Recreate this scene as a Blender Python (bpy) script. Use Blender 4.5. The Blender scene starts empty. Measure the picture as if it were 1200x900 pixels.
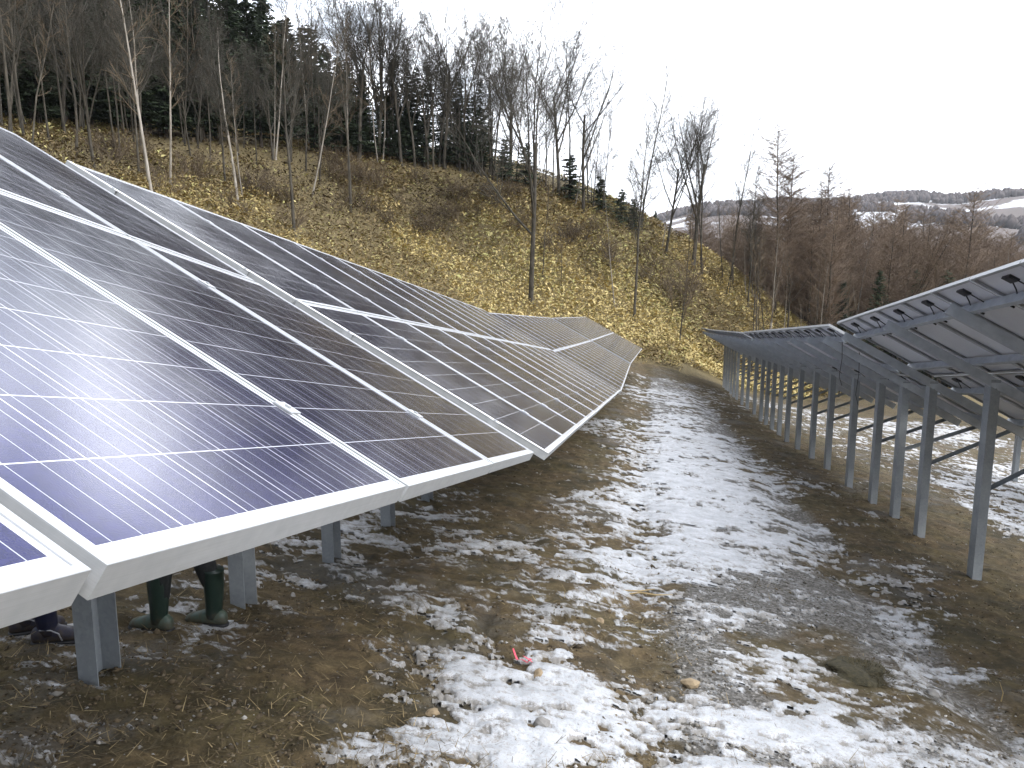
import bpy, bmesh, math, random
import numpy as np
from mathutils import Vector, Matrix, Euler

random.seed(7)
scene = bpy.context.scene
COL = scene.collection
R = math.radians

# ------------------------------------------------------------------ helpers
def tag(o, label=None, cat=None, group=None, kind=None):
    if label: o["label"] = label
    if cat: o["category"] = cat
    if group: o["group"] = group
    if kind: o["kind"] = kind
    return o

def mesh_np(name, verts, faces, mat=None, smooth=False):
    """verts (n,3) array, faces (m,k) int array with constant k"""
    verts = np.asarray(verts, np.float32); faces = np.asarray(faces, np.int32)
    me = bpy.data.meshes.new(name)
    me.vertices.add(len(verts)); me.vertices.foreach_set("co", verts.ravel())
    k = faces.shape[1]
    me.loops.add(faces.size); me.loops.foreach_set("vertex_index", faces.ravel())
    me.polygons.add(len(faces))
    me.polygons.foreach_set("loop_start", np.arange(0, faces.size, k, dtype=np.int32))
    me.polygons.foreach_set("loop_total", np.full(len(faces), k, np.int32))
    if smooth: me.polygons.foreach_set("use_smooth", np.ones(len(faces), bool))
    me.update(calc_edges=True)
    if mat: me.materials.append(mat)
    return me

def obj(name, me, parent=None):
    o = bpy.data.objects.new(name, me); COL.objects.link(o)
    if parent: o.parent = parent
    return o

def empty(name, loc=(0, 0, 0), rz=0.0):
    o = bpy.data.objects.new(name, None); COL.objects.link(o)
    o.location = loc; o.rotation_euler = (0, 0, rz); o.empty_display_size = .2
    return o

class MB:
    """collects boxes, bars and tubes into one mesh"""
    def __init__(s): s.v = []; s.f = []
    def add(s, vs, fs):
        n = len(s.v); s.v += [tuple(p) for p in vs]; s.f += [tuple(i + n for i in f) for f in fs]
    def box(s, c, d, M=None):
        vs = [(c[0] + sx * d[0] / 2, c[1] + sy * d[1] / 2, c[2] + sz * d[2] / 2) for sx in (-1, 1) for sy in (-1, 1) for sz in (-1, 1)]
        if M: vs = [M @ Vector(p) for p in vs]
        s.add(vs, [(0, 1, 3, 2), (4, 6, 7, 5), (0, 4, 5, 1), (2, 3, 7, 6), (0, 2, 6, 4), (1, 5, 7, 3)])
    def extrude(s, prof, a, b, up=(0, 0, 1)):
        """closed 2d profile (x across, y up) swept from a to b"""
        a = Vector(a); b = Vector(b); t = (b - a).normalized(); up = Vector(up)
        x = t.cross(up).normalized(); y = x.cross(t).normalized()
        n = len(prof)
        vs = [a + x * p[0] + y * p[1] for p in prof] + [b + x * p[0] + y * p[1] for p in prof]
        fs = [(i, (i + 1) % n, n + (i + 1) % n, n + i) for i in range(n)]
        fs += [tuple(range(n - 1, -1, -1)), tuple(range(n, 2 * n))]
        s.add(vs, fs)
    def tube(s, pts, rad, n=6, caps=True):
        pts = [Vector(p) for p in pts]
        if not hasattr(rad, '__len__'): rad = [rad] * len(pts)
        vs = []
        x = None
        for i, p in enumerate(pts):
            t = (pts[min(i + 1, len(pts) - 1)] - pts[max(i - 1, 0)]).normalized()
            if x is None:
                x = t.orthogonal().normalized()
            x = (x - t * x.dot(t)).normalized(); y = t.cross(x)
            for k in range(n):
                a = 2 * math.pi * k / n
                vs.append(p + (x * math.cos(a) + y * math.sin(a)) * rad[i])
        fs = []
        for i in range(len(pts) - 1):
            for k in range(n):
                fs.append((i * n + k, i * n + (k + 1) % n, (i + 1) * n + (k + 1) % n, (i + 1) * n + k))
        if caps:
            fs.append(tuple(range(n - 1, -1, -1))); m = (len(pts) - 1) * n; fs.append(tuple(range(m, m + n)))
        s.add(vs, fs)
    def mesh(s, name, mat, smooth=False):
        me = bpy.data.meshes.new(name); me.from_pydata(s.v, [], s.f); me.update()
        if mat: me.materials.append(mat)
        if smooth: me.polygons.foreach_set("use_smooth", [True] * len(me.polygons))
        return me
    def build(s, name, mat, parent=None, smooth=False):
        return obj(name, s.mesh(name, mat, smooth), parent)

# value noise -------------------------------------------------------------
def vnoise(x, y, seed=0):
    xi = np.floor(x).astype(np.int64); yi = np.floor(y).astype(np.int64)
    fx = x - xi; fy = y - yi
    fx = fx * fx * fx * (fx * (fx * 6 - 15) + 10); fy = fy * fy * fy * (fy * (fy * 6 - 15) + 10)
    def h(a, b):
        n = (a * 374761393 + b * 668265263 + seed * 1442695041) & 0xffffffff
        n = ((n ^ (n >> 13)) * 1274126177) & 0xffffffff
        n = ((n ^ (n >> 16)) * 2246822519) & 0xffffffff
        return ((n ^ (n >> 15)) & 0xffffff) / float(0xffffff)
    a = h(xi, yi); b = h(xi + 1, yi); c = h(xi, yi + 1); d = h(xi + 1, yi + 1)
    return (a + (b - a) * fx) * (1 - fy) + (c + (d - c) * fx) * fy
def fbm(x, y, seed=0, octv=4, gain=.5):
    s = 0; a = 1; t = 0
    for i in range(octv):
        s = s + a * vnoise(x * 2 ** i + 17.3 * i, y * 2 ** i - 9.1 * i, seed + i); t += a; a *= gain
    return s / t
def sstep(a, b, x):
    t = np.clip((x - a) / (b - a), 0, 1); return t * t * (3 - 2 * t)

# ------------------------------------------------------------------ materials
def new_mat(name):
    m = bpy.data.materials.new(name); m.use_nodes = True
    nt = m.node_tree; b = nt.nodes["Principled BSDF"]
    return m, nt, b
class G:
    """tiny node graph builder"""
    def __init__(s, nt): s.nt = nt
    def n(s, t, **kw):
        nd = s.nt.nodes.new(t)
        for k, v in kw.items(): setattr(nd, k, v)
        return nd
    def l(s, a, b): s.nt.links.new(a, b)
    def val(s, inp, v):
        if isinstance(v, bpy.types.NodeSocket): s.l(v, inp)
        else: inp.default_value = v
    def math(s, op, a, b=None, c=None, clamp=False):
        nd = s.n("ShaderNodeMath", operation=op, use_clamp=clamp)
        for i, v in enumerate((a, b, c)):
            if v is not None: s.val(nd.inputs[i], v)
        return nd.outputs[0]
    def mix(s, f, a, b, blend='MIX'):
        nd = s.n("ShaderNodeMix", data_type='RGBA', blend_type=blend)
        s.val(nd.inputs[0], f); s.val(nd.inputs[6], a); s.val(nd.inputs[7], b)
        return nd.outputs[2]
    def noise(s, vec, scale, detail=4, rough=.55, out=0):
        nd = s.n("ShaderNodeTexNoise"); nd.inputs["Scale"].default_value = scale
        nd.inputs["Detail"].default_value = detail; nd.inputs["Roughness"].default_value = rough
        if vec is not None: s.l(vec, nd.inputs["Vector"])
        return nd.outputs[out]
    def ramp(s, f, stops):
        nd = s.n("ShaderNodeValToRGB"); s.l(f, nd.inputs[0]); e = nd.color_ramp.elements
        while len(e) < len(stops): e.new(.5)
        for el, (p, c) in zip(e, stops): el.position = p; el.color = c if len(c) == 4 else (*c, 1)
        return nd.outputs[0]
    def maprange(s, v, a, b, c=0, d=1, smooth=False):
        nd = s.n("ShaderNodeMapRange"); 
        if smooth: nd.interpolation_type = 'SMOOTHSTEP'
        s.val(nd.inputs[0], v)
        for i, q in enumerate((a, b, c, d)): nd.inputs[i + 1].default_value = q
        return nd.outputs[0]
    def bump(s, h, strength=.5, dist=.02):
        nd = s.n("ShaderNodeBump"); nd.inputs["Strength"].default_value = strength; nd.inputs["Distance"].default_value = dist
        s.l(h, nd.inputs["Height"]); return nd.outputs[0]

def simple_mat(name, c1, c2, scale=8, rough=.6, metal=0., bump=0., obj_var=0., coord='Object', spec=.5, detail=4):
    m, nt, b = new_mat(name); g = G(nt)
    tc = g.n("ShaderNodeTexCoord").outputs[coord]
    n = g.noise(tc, scale, detail)
    f = g.maprange(n, .3, .7)
    c = g.mix(f, (*c1, 1), (*c2, 1))
    if obj_var:
        r = g.n("ShaderNodeObjectInfo").outputs["Random"]
        k = g.maprange(r, 0, 1, 1 - obj_var, 1 + obj_var)
        hs = g.n("ShaderNodeHueSaturation"); g.l(k, hs.inputs["Value"]); g.l(c, hs.inputs["Color"]); c = hs.outputs[0]
    g.l(c, b.inputs["Base Color"])
    b.inputs["Roughness"].default_value = rough; b.inputs["Metallic"].default_value = metal
    b.inputs["Specular IOR Level"].default_value = spec
    if bump: g.l(g.bump(n, bump), b.inputs["Normal"])
    return m

M = {}
def make_materials():
    M['alu'] = simple_mat('anodised_aluminium', (.42, .435, .45), (.50, .51, .52), 30, .42, .3)
    nt = M['alu'].node_tree; g = G(nt); b = nt.nodes["Principled BSDF"]
    mp = g.n("ShaderNodeMapping"); mp.inputs["Scale"].default_value = (3, 3, 420); g.l(g.n("ShaderNodeTexCoord").outputs['Object'], mp.inputs[0])
    st = g.noise(mp.outputs[0], 1., 4, .7); old = b.inputs["Base Color"].links[0].from_socket
    g.l(g.mix(g.maprange(st, .35, .7, 0, .35), old, (.30, .305, .30, 1)), b.inputs["Base Color"]); g.l(g.bump(st, .15, .001), b.inputs["Normal"])
    M['cover'] = simple_mat('bright_aluminium', (.72, .73, .74), (.78, .79, .80), 30, .42, .1)
    m, nt, b = new_mat('galvanised_steel'); g = G(nt)
    tc = g.n("ShaderNodeTexCoord").outputs['Object']
    v = g.n("ShaderNodeTexVoronoi"); v.inputs["Scale"].default_value = 45; g.l(tc, v.inputs["Vector"])
    n2 = g.noise(tc, 3, 4)
    c = g.mix(g.maprange(n2, .3, .7), (.215, .238, .258, 1), (.32, .345, .365, 1))
    c = g.mix(g.math('MULTIPLY', v.outputs["Color"], .35), c, (.42, .45, .47, 1))
    g.l(c, b.inputs["Base Color"]); b.inputs["Metallic"].default_value = .25
    g.l(g.maprange(n2, .2, .8, .42, .62), b.inputs["Roughness"]); M['steel'] = m
    M['rail'] = simple_mat('pale_zinc_rail', (.40, .43, .46), (.52, .55, .58), 9, .5, .15)
    M['backsheet'] = simple_mat('white_backsheet', (.74, .76, .80), (.80, .81, .85), 3, .45)
    M['black'] = simple_mat('black_plastic', (.012, .012, .013), (.02, .02, .022), 20, .45)
    # photovoltaic laminate ---------------------------------------------------
    m, nt, b = new_mat('polycrystalline_cells'); g = G(nt)
    uv = g.n("ShaderNodeUVMap").outputs[0]
    sp = g.n("ShaderNodeSeparateXYZ"); g.l(uv, sp.inputs[0]); X, Y = sp.outputs[0], sp.outputs[1]
    P = .1585
    xs = g.math('SUBTRACT', X, .0205); ys = g.math('SUBTRACT', Y, .0325)
    xm = g.math('WRAP', xs, P, 0.0); ym = g.math('WRAP', ys, P, 0.0)
    gap = .0012
    def near(v, c, w): return g.math('LESS_THAN', g.math('ABSOLUTE', g.math('SUBTRACT', v, c)), w)
    gx = g.math('MAXIMUM', g.math('LESS_THAN', xm, gap), g.math('GREATER_THAN', xm, P - gap))
    gy = g.math('MAXIMUM', g.math('LESS_THAN', ym, gap), g.math('GREATER_THAN', ym, P - gap))
    out = g.math('MAXIMUM', g.math('MAXIMUM', g.math('LESS_THAN', xs, 0.), g.math('GREATER_THAN', xs, P * 6)),
                 g.math('MAXIMUM', g.math('LESS_THAN', ys, 0.), g.math('GREATER_THAN', ys, P * 10)))
    white = g.math('MAXIMUM', g.math('MAXIMUM', gx, gy), out)
    bb = g.math('MAXIMUM', near(xm, .0265, .0007), g.math('MAXIMUM', near(xm, .0793, .0007), near(xm, .1321, .0007)))
    ri = g.n("ShaderNodeObjectInfo").outputs["Random"]
    # crystal grain and a different tone for each wafer
    comb = g.n("ShaderNodeCombineXYZ")
    g.l(g.math('FLOOR', g.math('DIVIDE', xs, P)), comb.inputs[0]); g.l(g.math('FLOOR', g.math('DIVIDE', ys, P)), comb.inputs[1]); g.l(g.math('MULTIPLY', ri, 57.), comb.inputs[2])
    wn = g.n("ShaderNodeTexWhiteNoise"); g.l(comb.outputs[0], wn.inputs[0])
    vo = g.n("ShaderNodeTexVoronoi"); vo.inputs["Scale"].default_value = 90; g.l(uv, vo.inputs["Vector"])
    tone = g.math('ADD', g.math('MULTIPLY', wn.outputs[0], .35), g.math('MULTIPLY', g.n("ShaderNodeSeparateColor").outputs[0], 0.0))
    sc_ = g.n("ShaderNodeSeparateColor"); g.l(vo.outputs["Color"], sc_.inputs[0])
    tone = g.math('ADD', tone, g.math('MULTIPLY', sc_.outputs[0], .4))
    cell = g.mix(tone, (.007, .008, .050, 1), (.020, .020, .110, 1))
    # the blue of the anti-reflection film fades to near black towards grazing view
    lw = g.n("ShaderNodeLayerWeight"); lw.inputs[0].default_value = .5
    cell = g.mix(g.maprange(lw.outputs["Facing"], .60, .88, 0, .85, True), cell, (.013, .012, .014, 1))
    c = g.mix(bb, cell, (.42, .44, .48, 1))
    c = g.mix(white, c, (.55, .56, .59, 1))
    # a thin uneven film of dust and frost on the glass
    tc = g.n("ShaderNodeTexCoord").outputs['Object']
    dust = g.noise(tc, 1.6, 5, .6)
    dustf = g.maprange(dust, .42, .75, .0, .022)
    c = g.mix(dustf, c, (.55, .55, .58, 1))
    g.l(c, b.inputs["Base Color"])
    b.inputs["IOR"].default_value = 1.5; b.inputs["Specular IOR Level"].default_value = .42
    g.l(g.maprange(dust, .3, .75, .10, .22), b.inputs["Roughness"])
    nb = g.noise(uv, 420, 2); g.l(g.bump(nb, .06, .002), b.inputs["Normal"])
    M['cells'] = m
    # bark --------------------------------------------------------------------
    def bark(name, c1, c2, sc=6):
        m, nt, b = new_mat(name); g = G(nt)
        tc = g.n("ShaderNodeTexCoord").outputs['Object']
        mp = g.n("ShaderNodeMapping"); mp.inputs["Scale"].default_value = (1, 1, .25); g.l(tc, mp.inputs[0])
        n = g.noise(mp.outputs[0], sc, 6, .7)
        c = g.mix(g.maprange(n, .36, .64), (*c1, 1), (*c2, 1))
        r = g.n("ShaderNodeObjectInfo").outputs["Random"]
        hs = g.n("ShaderNodeHueSaturation"); g.l(g.maprange(r, 0, 1, .75, 1.25), hs.inputs["Value"]); g.l(c, hs.inputs["Color"])
        g.l(hs.outputs[0], b.inputs["Base Color"]); b.inputs["Roughness"].default_value = .9
        b.inputs["Specular IOR Level"].default_value = .2
        g.l(g.bump(n, .6, .03), b.inputs["Normal"]); return m
    M['bark'] = bark('grey_bark', (.030, .027, .021), (.10, .088, .070))
    M['bark_pale'] = bark('pale_bark', (.17, .15, .12), (.34, .31, .27))
    M['twig'] = bark('twig_bark', (.046, .042, .033), (.086, .079, .064), 2)
    M['bark_dark'] = bark('dark_bark', (.04, .033, .026), (.09, .075, .06))
    M['larch_twig'] = bark('larch_twig', (.135, .098, .070), (.215, .16, .115), 2)
    M['brush_twig'] = bark('brush_twig', (.085, .064, .042), (.14, .108, .072), 2)
    M['needle'] = simple_mat('spruce_needles', (.026, .040, .022), (.062, .082, .042), 1.3, .75, obj_var=.25, spec=.2)
    M['rubber_green'] = simple_mat('green_rubber', (.012, .026, .020), (.02, .036, .028), 10, .35)
    M['rubber_foot'] = simple_mat('olive_rubber', (.045, .075, .055), (.06, .095, .07), 10, .4)
    M['rubber_navy'] = simple_mat('navy_rubber', (.010, .012, .030), (.016, .018, .045), 10, .4)
    for k_ in ('rubber_green', 'rubber_foot', 'rubber_navy'):      # mud dried on the lower boots
        nt = M[k_].node_tree; g = G(nt); b = nt.nodes["Principled BSDF"]; oc = g.n("ShaderNodeTexCoord").outputs['Object']
        sz = g.n("ShaderNodeSeparateXYZ"); g.l(oc, sz.inputs[0]); nn = g.noise(oc, 22, 5, .65)
        f = g.maprange(g.math('ADD', g.math('MULTIPLY', sz.outputs[2], -3.2), nn), .12, .42); old = b.inputs["Base Color"].links[0].from_socket
        g.l(g.mix(g.math('MULTIPLY', f, .75), old, (.085, .065, .042, 1)), b.inputs["Base Color"]); g.l(g.maprange(f, 0, 1, .35, .85), b.inputs["Roughness"])
    M['trim'] = simple_mat('pale_trim', (.3, .3, .32), (.4, .4, .42), 10, .6)
    M['cloth_dark'] = simple_mat('dark_trousers', (.010, .012, .012), (.022, .024, .024), 40, .9, bump=.2)
    M['cloth_navy'] = simple_mat('navy_workwear', (.014, .018, .04), (.022, .028, .06), 40, .9, bump=.2)
    M['cloth_grey'] = simple_mat('grey_green_jacket', (.05, .06, .05), (.07, .085, .07), 40, .9, bump=.2)
    M['skin'] = simple_mat('skin', (.42, .25, .17), (.48, .30, .21), 12, .5)
    M['hair'] = simple_mat('black_hair', (.01, .009, .008), (.02, .018, .015), 60, .6)
    M['helmet'] = simple_mat('white_helmet', (.7, .7, .68), (.75, .75, .73), 5, .35)
    M['stone'] = simple_mat('tan_stone', (.20, .15, .09), (.34, .26, .16), 14, .85, bump=.5)
    M['stone_grey'] = simple_mat('grey_stone', (.16, .15, .14), (.27, .26, .24), 14, .85, bump=.5)
    M['pink'] = simple_mat('pink_tape', (.62, .07, .11), (.75, .12, .18), 12, .5)
    M['yellow'] = simple_mat('yellow_tag', (.55, .50, .04), (.62, .56, .06), 12, .6)
    M['straw'] = simple_mat('dry_straw', (.30, .22, .10), (.40, .30, .15), 12, .8)
    M['snow'] = None
make_materials()

# ------------------------------------------------------------------ table geometry (row along d, slope along e)
W, H = 1.012, 1.67            # panel pitch along the row / up the slope
def frame(th, pt, tl):
    d = Vector((math.sin(th) * math.cos(pt), math.cos(th) * math.cos(pt), math.sin(pt)))
    l = Vector((-math.cos(th), math.sin(th), 0)); n = d.cross(-l).normalized()
    if n.z < 0: n = -n
    e = l * math.cos(tl) + n * math.sin(tl)
    return d, e, d.cross(e).normalized() * (1 if d.cross(e).z > 0 else -1)

# ------------------------------------------------------------------ terrain
CTRL = np.array([
 # left post row and under the left tables
 (-2.2,3.97,-2.22),(-2.0,5.6,-2.58),(-1.7,7.25,-2.87),(-1.4,8.9,-3.12),(-1.05,10.5,-3.33),(2.2,16,-4.12),(-.6,16.7,-3.75),(4.26,28.1,-5.15),(1.4,28.75,-4.75),(6.65,40.2,-6.1),(3.8,40.9,-5.35),
 # right post row
 (6.2,9.9,-4.22),(6.5,12.4,-4.4),(6.42,14.2,-4.5),(6.73,16.1,-4.7),(7.06,18.1,-4.88),(7.34,19.8,-5.07),(7.65,21.6,-5.25),(8.1,24.2,-5.5),(8.8,27,-5.82),(9.4,30.4,-6.1),(10.1,34.6,-6.45),(11,39.8,-6.95),(11.8,43,-7.3),(12.5,46.7,-7.7),
 # near the camera and behind it
 (0,0,-1.85),(4.5,3,-3.2),(4,0,-2.7),(-3,0,-1.55),(0,-12,-.3),(-10,-10,1.2),(10,-10,-2.2),(-20,-10,2.5),(25,-10,-3.5),
 # foot of the hill
 (-7,4,-1.6),(-6,12,-2.5),(-4.6,20,-3.3),(-2.2,29,-4.0),(.2,37,-4.4),(4.2,44,-5.4),(7.9,47,-5.9),(10.5,51,-6.2),(15,56,-7.2),(21,60,-7.6),
 # crest of the spur
 (-25,40,6.5),(-21,45,6.6),(-16,52,7.2),(-10,58,7.1),(-2.5,60,6.8),(2.6,62,5.5),(6.6,63,4),(11.5,64,1.7),(15.8,64,-.7),(19,64,-2.8),
 # plateau behind and left
 (-15,20,2.2),(-30,25,5.6),(-30,10,3),(-50,25,6.5),(-40,45,7.2),(-60,60,7.5),(-30,70,7.6),(-10,78,6.5),(0,90,3),(10,85,-1),(20,85,-8),(-60,0,4),(-40,100,5),
 # valley to the right
 (26,52,-9.2),(18,30,-7.6),(14,12,-5.6),(24,12,-7.2),(20,0,-5),(40,70,-12),(35,100,-14),(60,100,-17),(70,50,-14),(60,20,-11),(50,0,-8),(90,90,-18),(90,20,-14),(40,140,-17),(0,140,-8),(-60,140,4),(80,150,-19)], float)
def _tps(P):
    n = len(P); d2 = ((P[:, None, :2] - P[None, :, :2]) ** 2).sum(-1)
    K = np.where(d2 > 0, d2 * np.log(d2 + 1e-12), 0) + np.eye(n) * 4.0
    A = np.zeros((n + 3, n + 3)); A[:n, :n] = K; A[:n, n] = 1; A[:n, n + 1:] = P[:, :2]; A[n, :n] = 1; A[n + 1:, :n] = P[:, :2].T
    return np.linalg.solve(A, np.concatenate([P[:, 2], [0, 0, 0]]))
_w = _tps(CTRL)
def tps(x, y):
    x = np.asarray(x, float); y = np.asarray(y, float); out = np.empty(x.shape); f = out.ravel(); xr, yr = x.ravel(), y.ravel(); n = len(CTRL)
    for i in range(0, len(xr), 40000):
        a, b = xr[i:i + 40000], yr[i:i + 40000]
        d2 = (a[:, None] - CTRL[None, :, 0]) ** 2 + (b[:, None] - CTRL[None, :, 1]) ** 2
        f[i:i + 40000] = (d2 * np.log(d2 + 1e-12)) @ _w[:n] + _w[n] + _w[n + 1] * a + _w[n + 2] * b
    return f.reshape(x.shape)
def far_height(x, y):
    r = np.hypot(x, y); az = np.degrees(np.arctan2(x, y))
    right = sstep(3, 14, az) * (1 - sstep(110, 140, az))
    valley = -19 - 4 * sstep(150, 300, r) + 96 * sstep(330, 1300, r) + (fbm(x / 160 + 3, y / 160, 40, 3) - .5) * 26 * sstep(300, 700, r)
    valley = valley - 22 * sstep(1350, 1900, r) + (fbm(az / 9 + 7, az * 0, 44, 2) - .5) * 26 * sstep(700, 1200, r)
    left = 5 - 10 * sstep(100, 300, r) + 5 * sstep(300, 1500, r)
    return valley * right + left * (1 - right)
def terrain(x, y):
    x = np.asarray(x, float); y = np.asarray(y, float)
    r = np.hypot(x - 10, y - 40); k = sstep(85, 125, r)
    out = np.zeros(x.shape)
    m = k < 1
    if m.any(): out[m] += tps(x[m], y[m]) * (1 - k[m])
    m = k > 0
    if m.any(): out[m] += far_height(x[m], y[m]) * k[m]
    return out
def tz(x, y): return float(terrain(np.array([x]), np.array([y]))[0])

PITCH = math.atan(150 / 930.0)
def ray(u, v):
    """direction (x/y, 1, z/y) seen at a point of the 1200x900 photograph"""
    a = (u - 600) / 930.0; b = (450 - v) / 930.0; c, s = math.cos(PITCH), math.sin(PITCH)
    y = c + b * s
    return a / y, (-s + b * c) / y
def on_ground(u, v, y0=2.0, y1=160.0):
    rx, rz = ray(u, v); ys = np.exp(np.linspace(math.log(y0), math.log(y1), 1500))
    hit = np.nonzero(terrain(rx * ys, ys) >= rz * ys)[0]
    y = ys[hit[0]] if len(hit) else y1
    return rx * y, y, tz(rx * y, y)

# where snow lies on the ground: (photo u, v, amount) measured, then kept as world positions
SN = [(765,445,-.2),(800,445,.1),(745,470,-.1),(800,470,.5),(835,475,-.3),(700,480,-.8),(740,500,.35),(800,500,.6),(850,500,.05),(885,505,-.7),
 (640,520,-.9),(690,525,-.6),(740,530,.4),(800,540,.75),(880,545,.5),(920,545,-.5),(600,560,-.7),(665,560,-.5),(710,570,.45),(800,575,.8),(900,580,.6),(950,590,-.5),
 (520,600,-.1),(600,610,-.4),(660,605,-.1),(720,610,.6),(830,620,.8),(920,625,.65),(975,625,-.2),(1020,640,-.8),(420,640,.15),(350,660,.2),(520,650,.0),(590,660,-.2),(640,645,.2),
 (700,650,.45),(800,655,.6),(900,660,.35),(980,665,-.1),(1060,668,.05),(1110,690,-.6),(440,690,.0),(560,690,-.1),(650,700,.35),(730,700,.1),(800,700,-.2),(900,700,-.35),(980,710,-.5),(1075,705,.25),
 (350,700,-.2),(300,720,-.1),(200,760,-.1),(60,790,.05),(480,730,-.3),(540,745,.15),(590,740,-.6),(640,735,.4),(700,735,.3),(760,725,.1),(830,735,-.3),(920,740,-.45),(1000,745,-.6),(1060,745,.1),(1130,760,-.35),
 (640,770,.5),(720,765,-.2),(790,780,-.75),(850,775,.2),(930,775,.45),(1000,785,-.9),(1060,790,.0),(1140,790,-.1),(1190,800,-.7),(400,800,-.75),(480,810,-.5),(560,810,.45),(610,815,.7),(680,820,.75),(750,815,-.1),(800,820,.25),(860,820,.4),(930,830,.5),(1000,840,.35),(1080,830,-.2),(1150,850,-.1),
 (100,840,-.5),(250,830,-.45),(330,860,-.5),(380,850,-.3),(450,880,.0),(520,860,.25),(600,860,.8),(700,860,.75),(800,860,.65),(900,870,.6),(1000,880,.3),(1100,880,.45),(1180,890,.5),(200,890,-.7),(60,890,-.55),(0,850,-.45),
 (1100,500,.3),(1160,560,.4),(1195,610,.35),(1060,470,.1),(1000,480,.3),(960,500,-.1),(1060,540,-.2),(1110,610,-.8),(1160,650,-.8),(1190,700,-.8),(940,470,.25),(900,470,.0)]
SNW = []
for (u, v, a) in SN:
    x, y, z = on_ground(u, v); SNW.append((x / y, math.log(y), a))
SNW = np.array(SNW)
def snow_field(x, y):
    y = np.maximum(y, 1.2); p, q = (x / y), np.log(y)
    num = np.zeros(x.shape); den = np.full(x.shape, 1e-4)
    for (a, b, s) in SNW:
        w = np.exp(-(((p - a) / .045) ** 2 + ((q - b) / .075) ** 2)); num += w * s; den += w
    num += 1e-4 * -.3
    return num / den
print('terrain ready')

# ------------------------------------------------------------------ ground sheet
def path_sides(y):
    return .25 + .168 * (y - 4.1), 4.0 + .165 * (y - 3.7)      # drip edge of the left tables, of the right tables
def clods(x, y):
    r = np.hypot(x, y)
    a = np.abs(fbm(x * 2.2, y * 2.2, 3, 4) - .5) * 2
    b = fbm(x * 9, y * 9, 11, 3) - .5
    return (.085 * (a - .25) + .035 * b) * (1 - sstep(30, 60, r)) + .10 * (fbm(x * .45, y * .45, 21, 2) - .5)

az = np.concatenate([np.arange(-180, -52, 4.0), np.arange(-52, -46, 1.0), np.arange(-46, 46, .115), np.arange(46, 52, 1.0), np.arange(52, 180, 4.0)])
rad = [.25]
while rad[-1] < 4200:
    r = rad[-1]
    rad.append(r * (1.12 if r < 2.2 else 1.0062 if r < 60 else 1.016 if r < 140 else 1.035))
rad = np.array(rad); AZ, RR = np.meshgrid(np.radians(az), rad)
GX, GY = np.sin(AZ) * RR, np.cos(AZ) * RR
GZ = terrain(GX, GY)
lo, hi = path_sides(GY)
near = (GY > 0) & (RR < 75)
CL = np.where(RR < 80, clods(GX, GY), 0)
onpath = sstep(lo + .3, lo + 1.1, GX) * (1 - sstep(hi - .9, hi - .1, GX)) * (1 - sstep(43, 47, GY))
rut = -.07 * np.exp(-((GX - hi + .75) / .28) ** 2) - .05 * np.exp(-((GX - lo - .45) / .3) ** 2)
GZd = GZ + CL * (1 - .6 * onpath) + rut * (RR < 60)
S0 = np.where(near, snow_field(GX, GY), -1)
nlf = (fbm(GX * 1.5, GY * 2.2, 51, 5, .66) - .5) * 2.3 - .9 * sstep(.60, .72, fbm(GX * 2.6, GY * 3.4, 57, 4, .6))
nz = nlf + (fbm(GX * 8, GY * 15, 61, 5, .75) - .5) * 3.0
S = S0 * 1.05 + nz - .30 + .26 * onpath * sstep(5, 7.5, GY) * (1 - sstep(30, 40, GY)) + .12 * sstep(2.5, 4, GX - hi) * (GY > 0) - 3 * sstep(3.0, 4.5, lo - GX) * (GY > 0) - 2 * sstep(13, 18, GX - hi) - 3 * sstep(42, 46, GY)
hillmask = sstep(0, 1, np.clip((terrain(GX, GY) - 0) * 0 + 1, 0, 1))
# cover: R frost, G gravel, B grassy hill, (A) far woods
d_hill = lo - GX                       # metres to the left of the drip edge
grassy = np.where(GY > 0, np.maximum(sstep(3.9, 5.6, d_hill), sstep(44.5, 47, GY + (GX - 8) * -.5)), 1.)
grassy = np.where((GX > hi + 9), sstep(14, 22, GX - hi), grassy)
gravel = onpath * (.35 + .65 * sstep(.35, .65, fbm(GX * .8, GY * .5, 71, 3)))
far = sstep(180, 330, RR)
cover = np.stack([np.clip(S * .5 + .5, 0, 1), gravel, grassy, far], -1).reshape(-1, 4)
nr, na = RR.shape
idx = np.arange(nr * na).reshape(nr, na)
nxt = np.roll(idx, -1, 1)
F = np.stack([idx[:-1], idx[1:], nxt[1:], nxt[:-1]], -1).reshape(-1, 4)[:, ::-1]
V = np.stack([GX, GY, GZd], -1).reshape(-1, 3)
# close the middle with a small fan
V = np.concatenate([V, [[0, 0, tz(0, 0)]]]); cover = np.concatenate([cover, [[0, .5, 0, 0]]])

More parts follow.
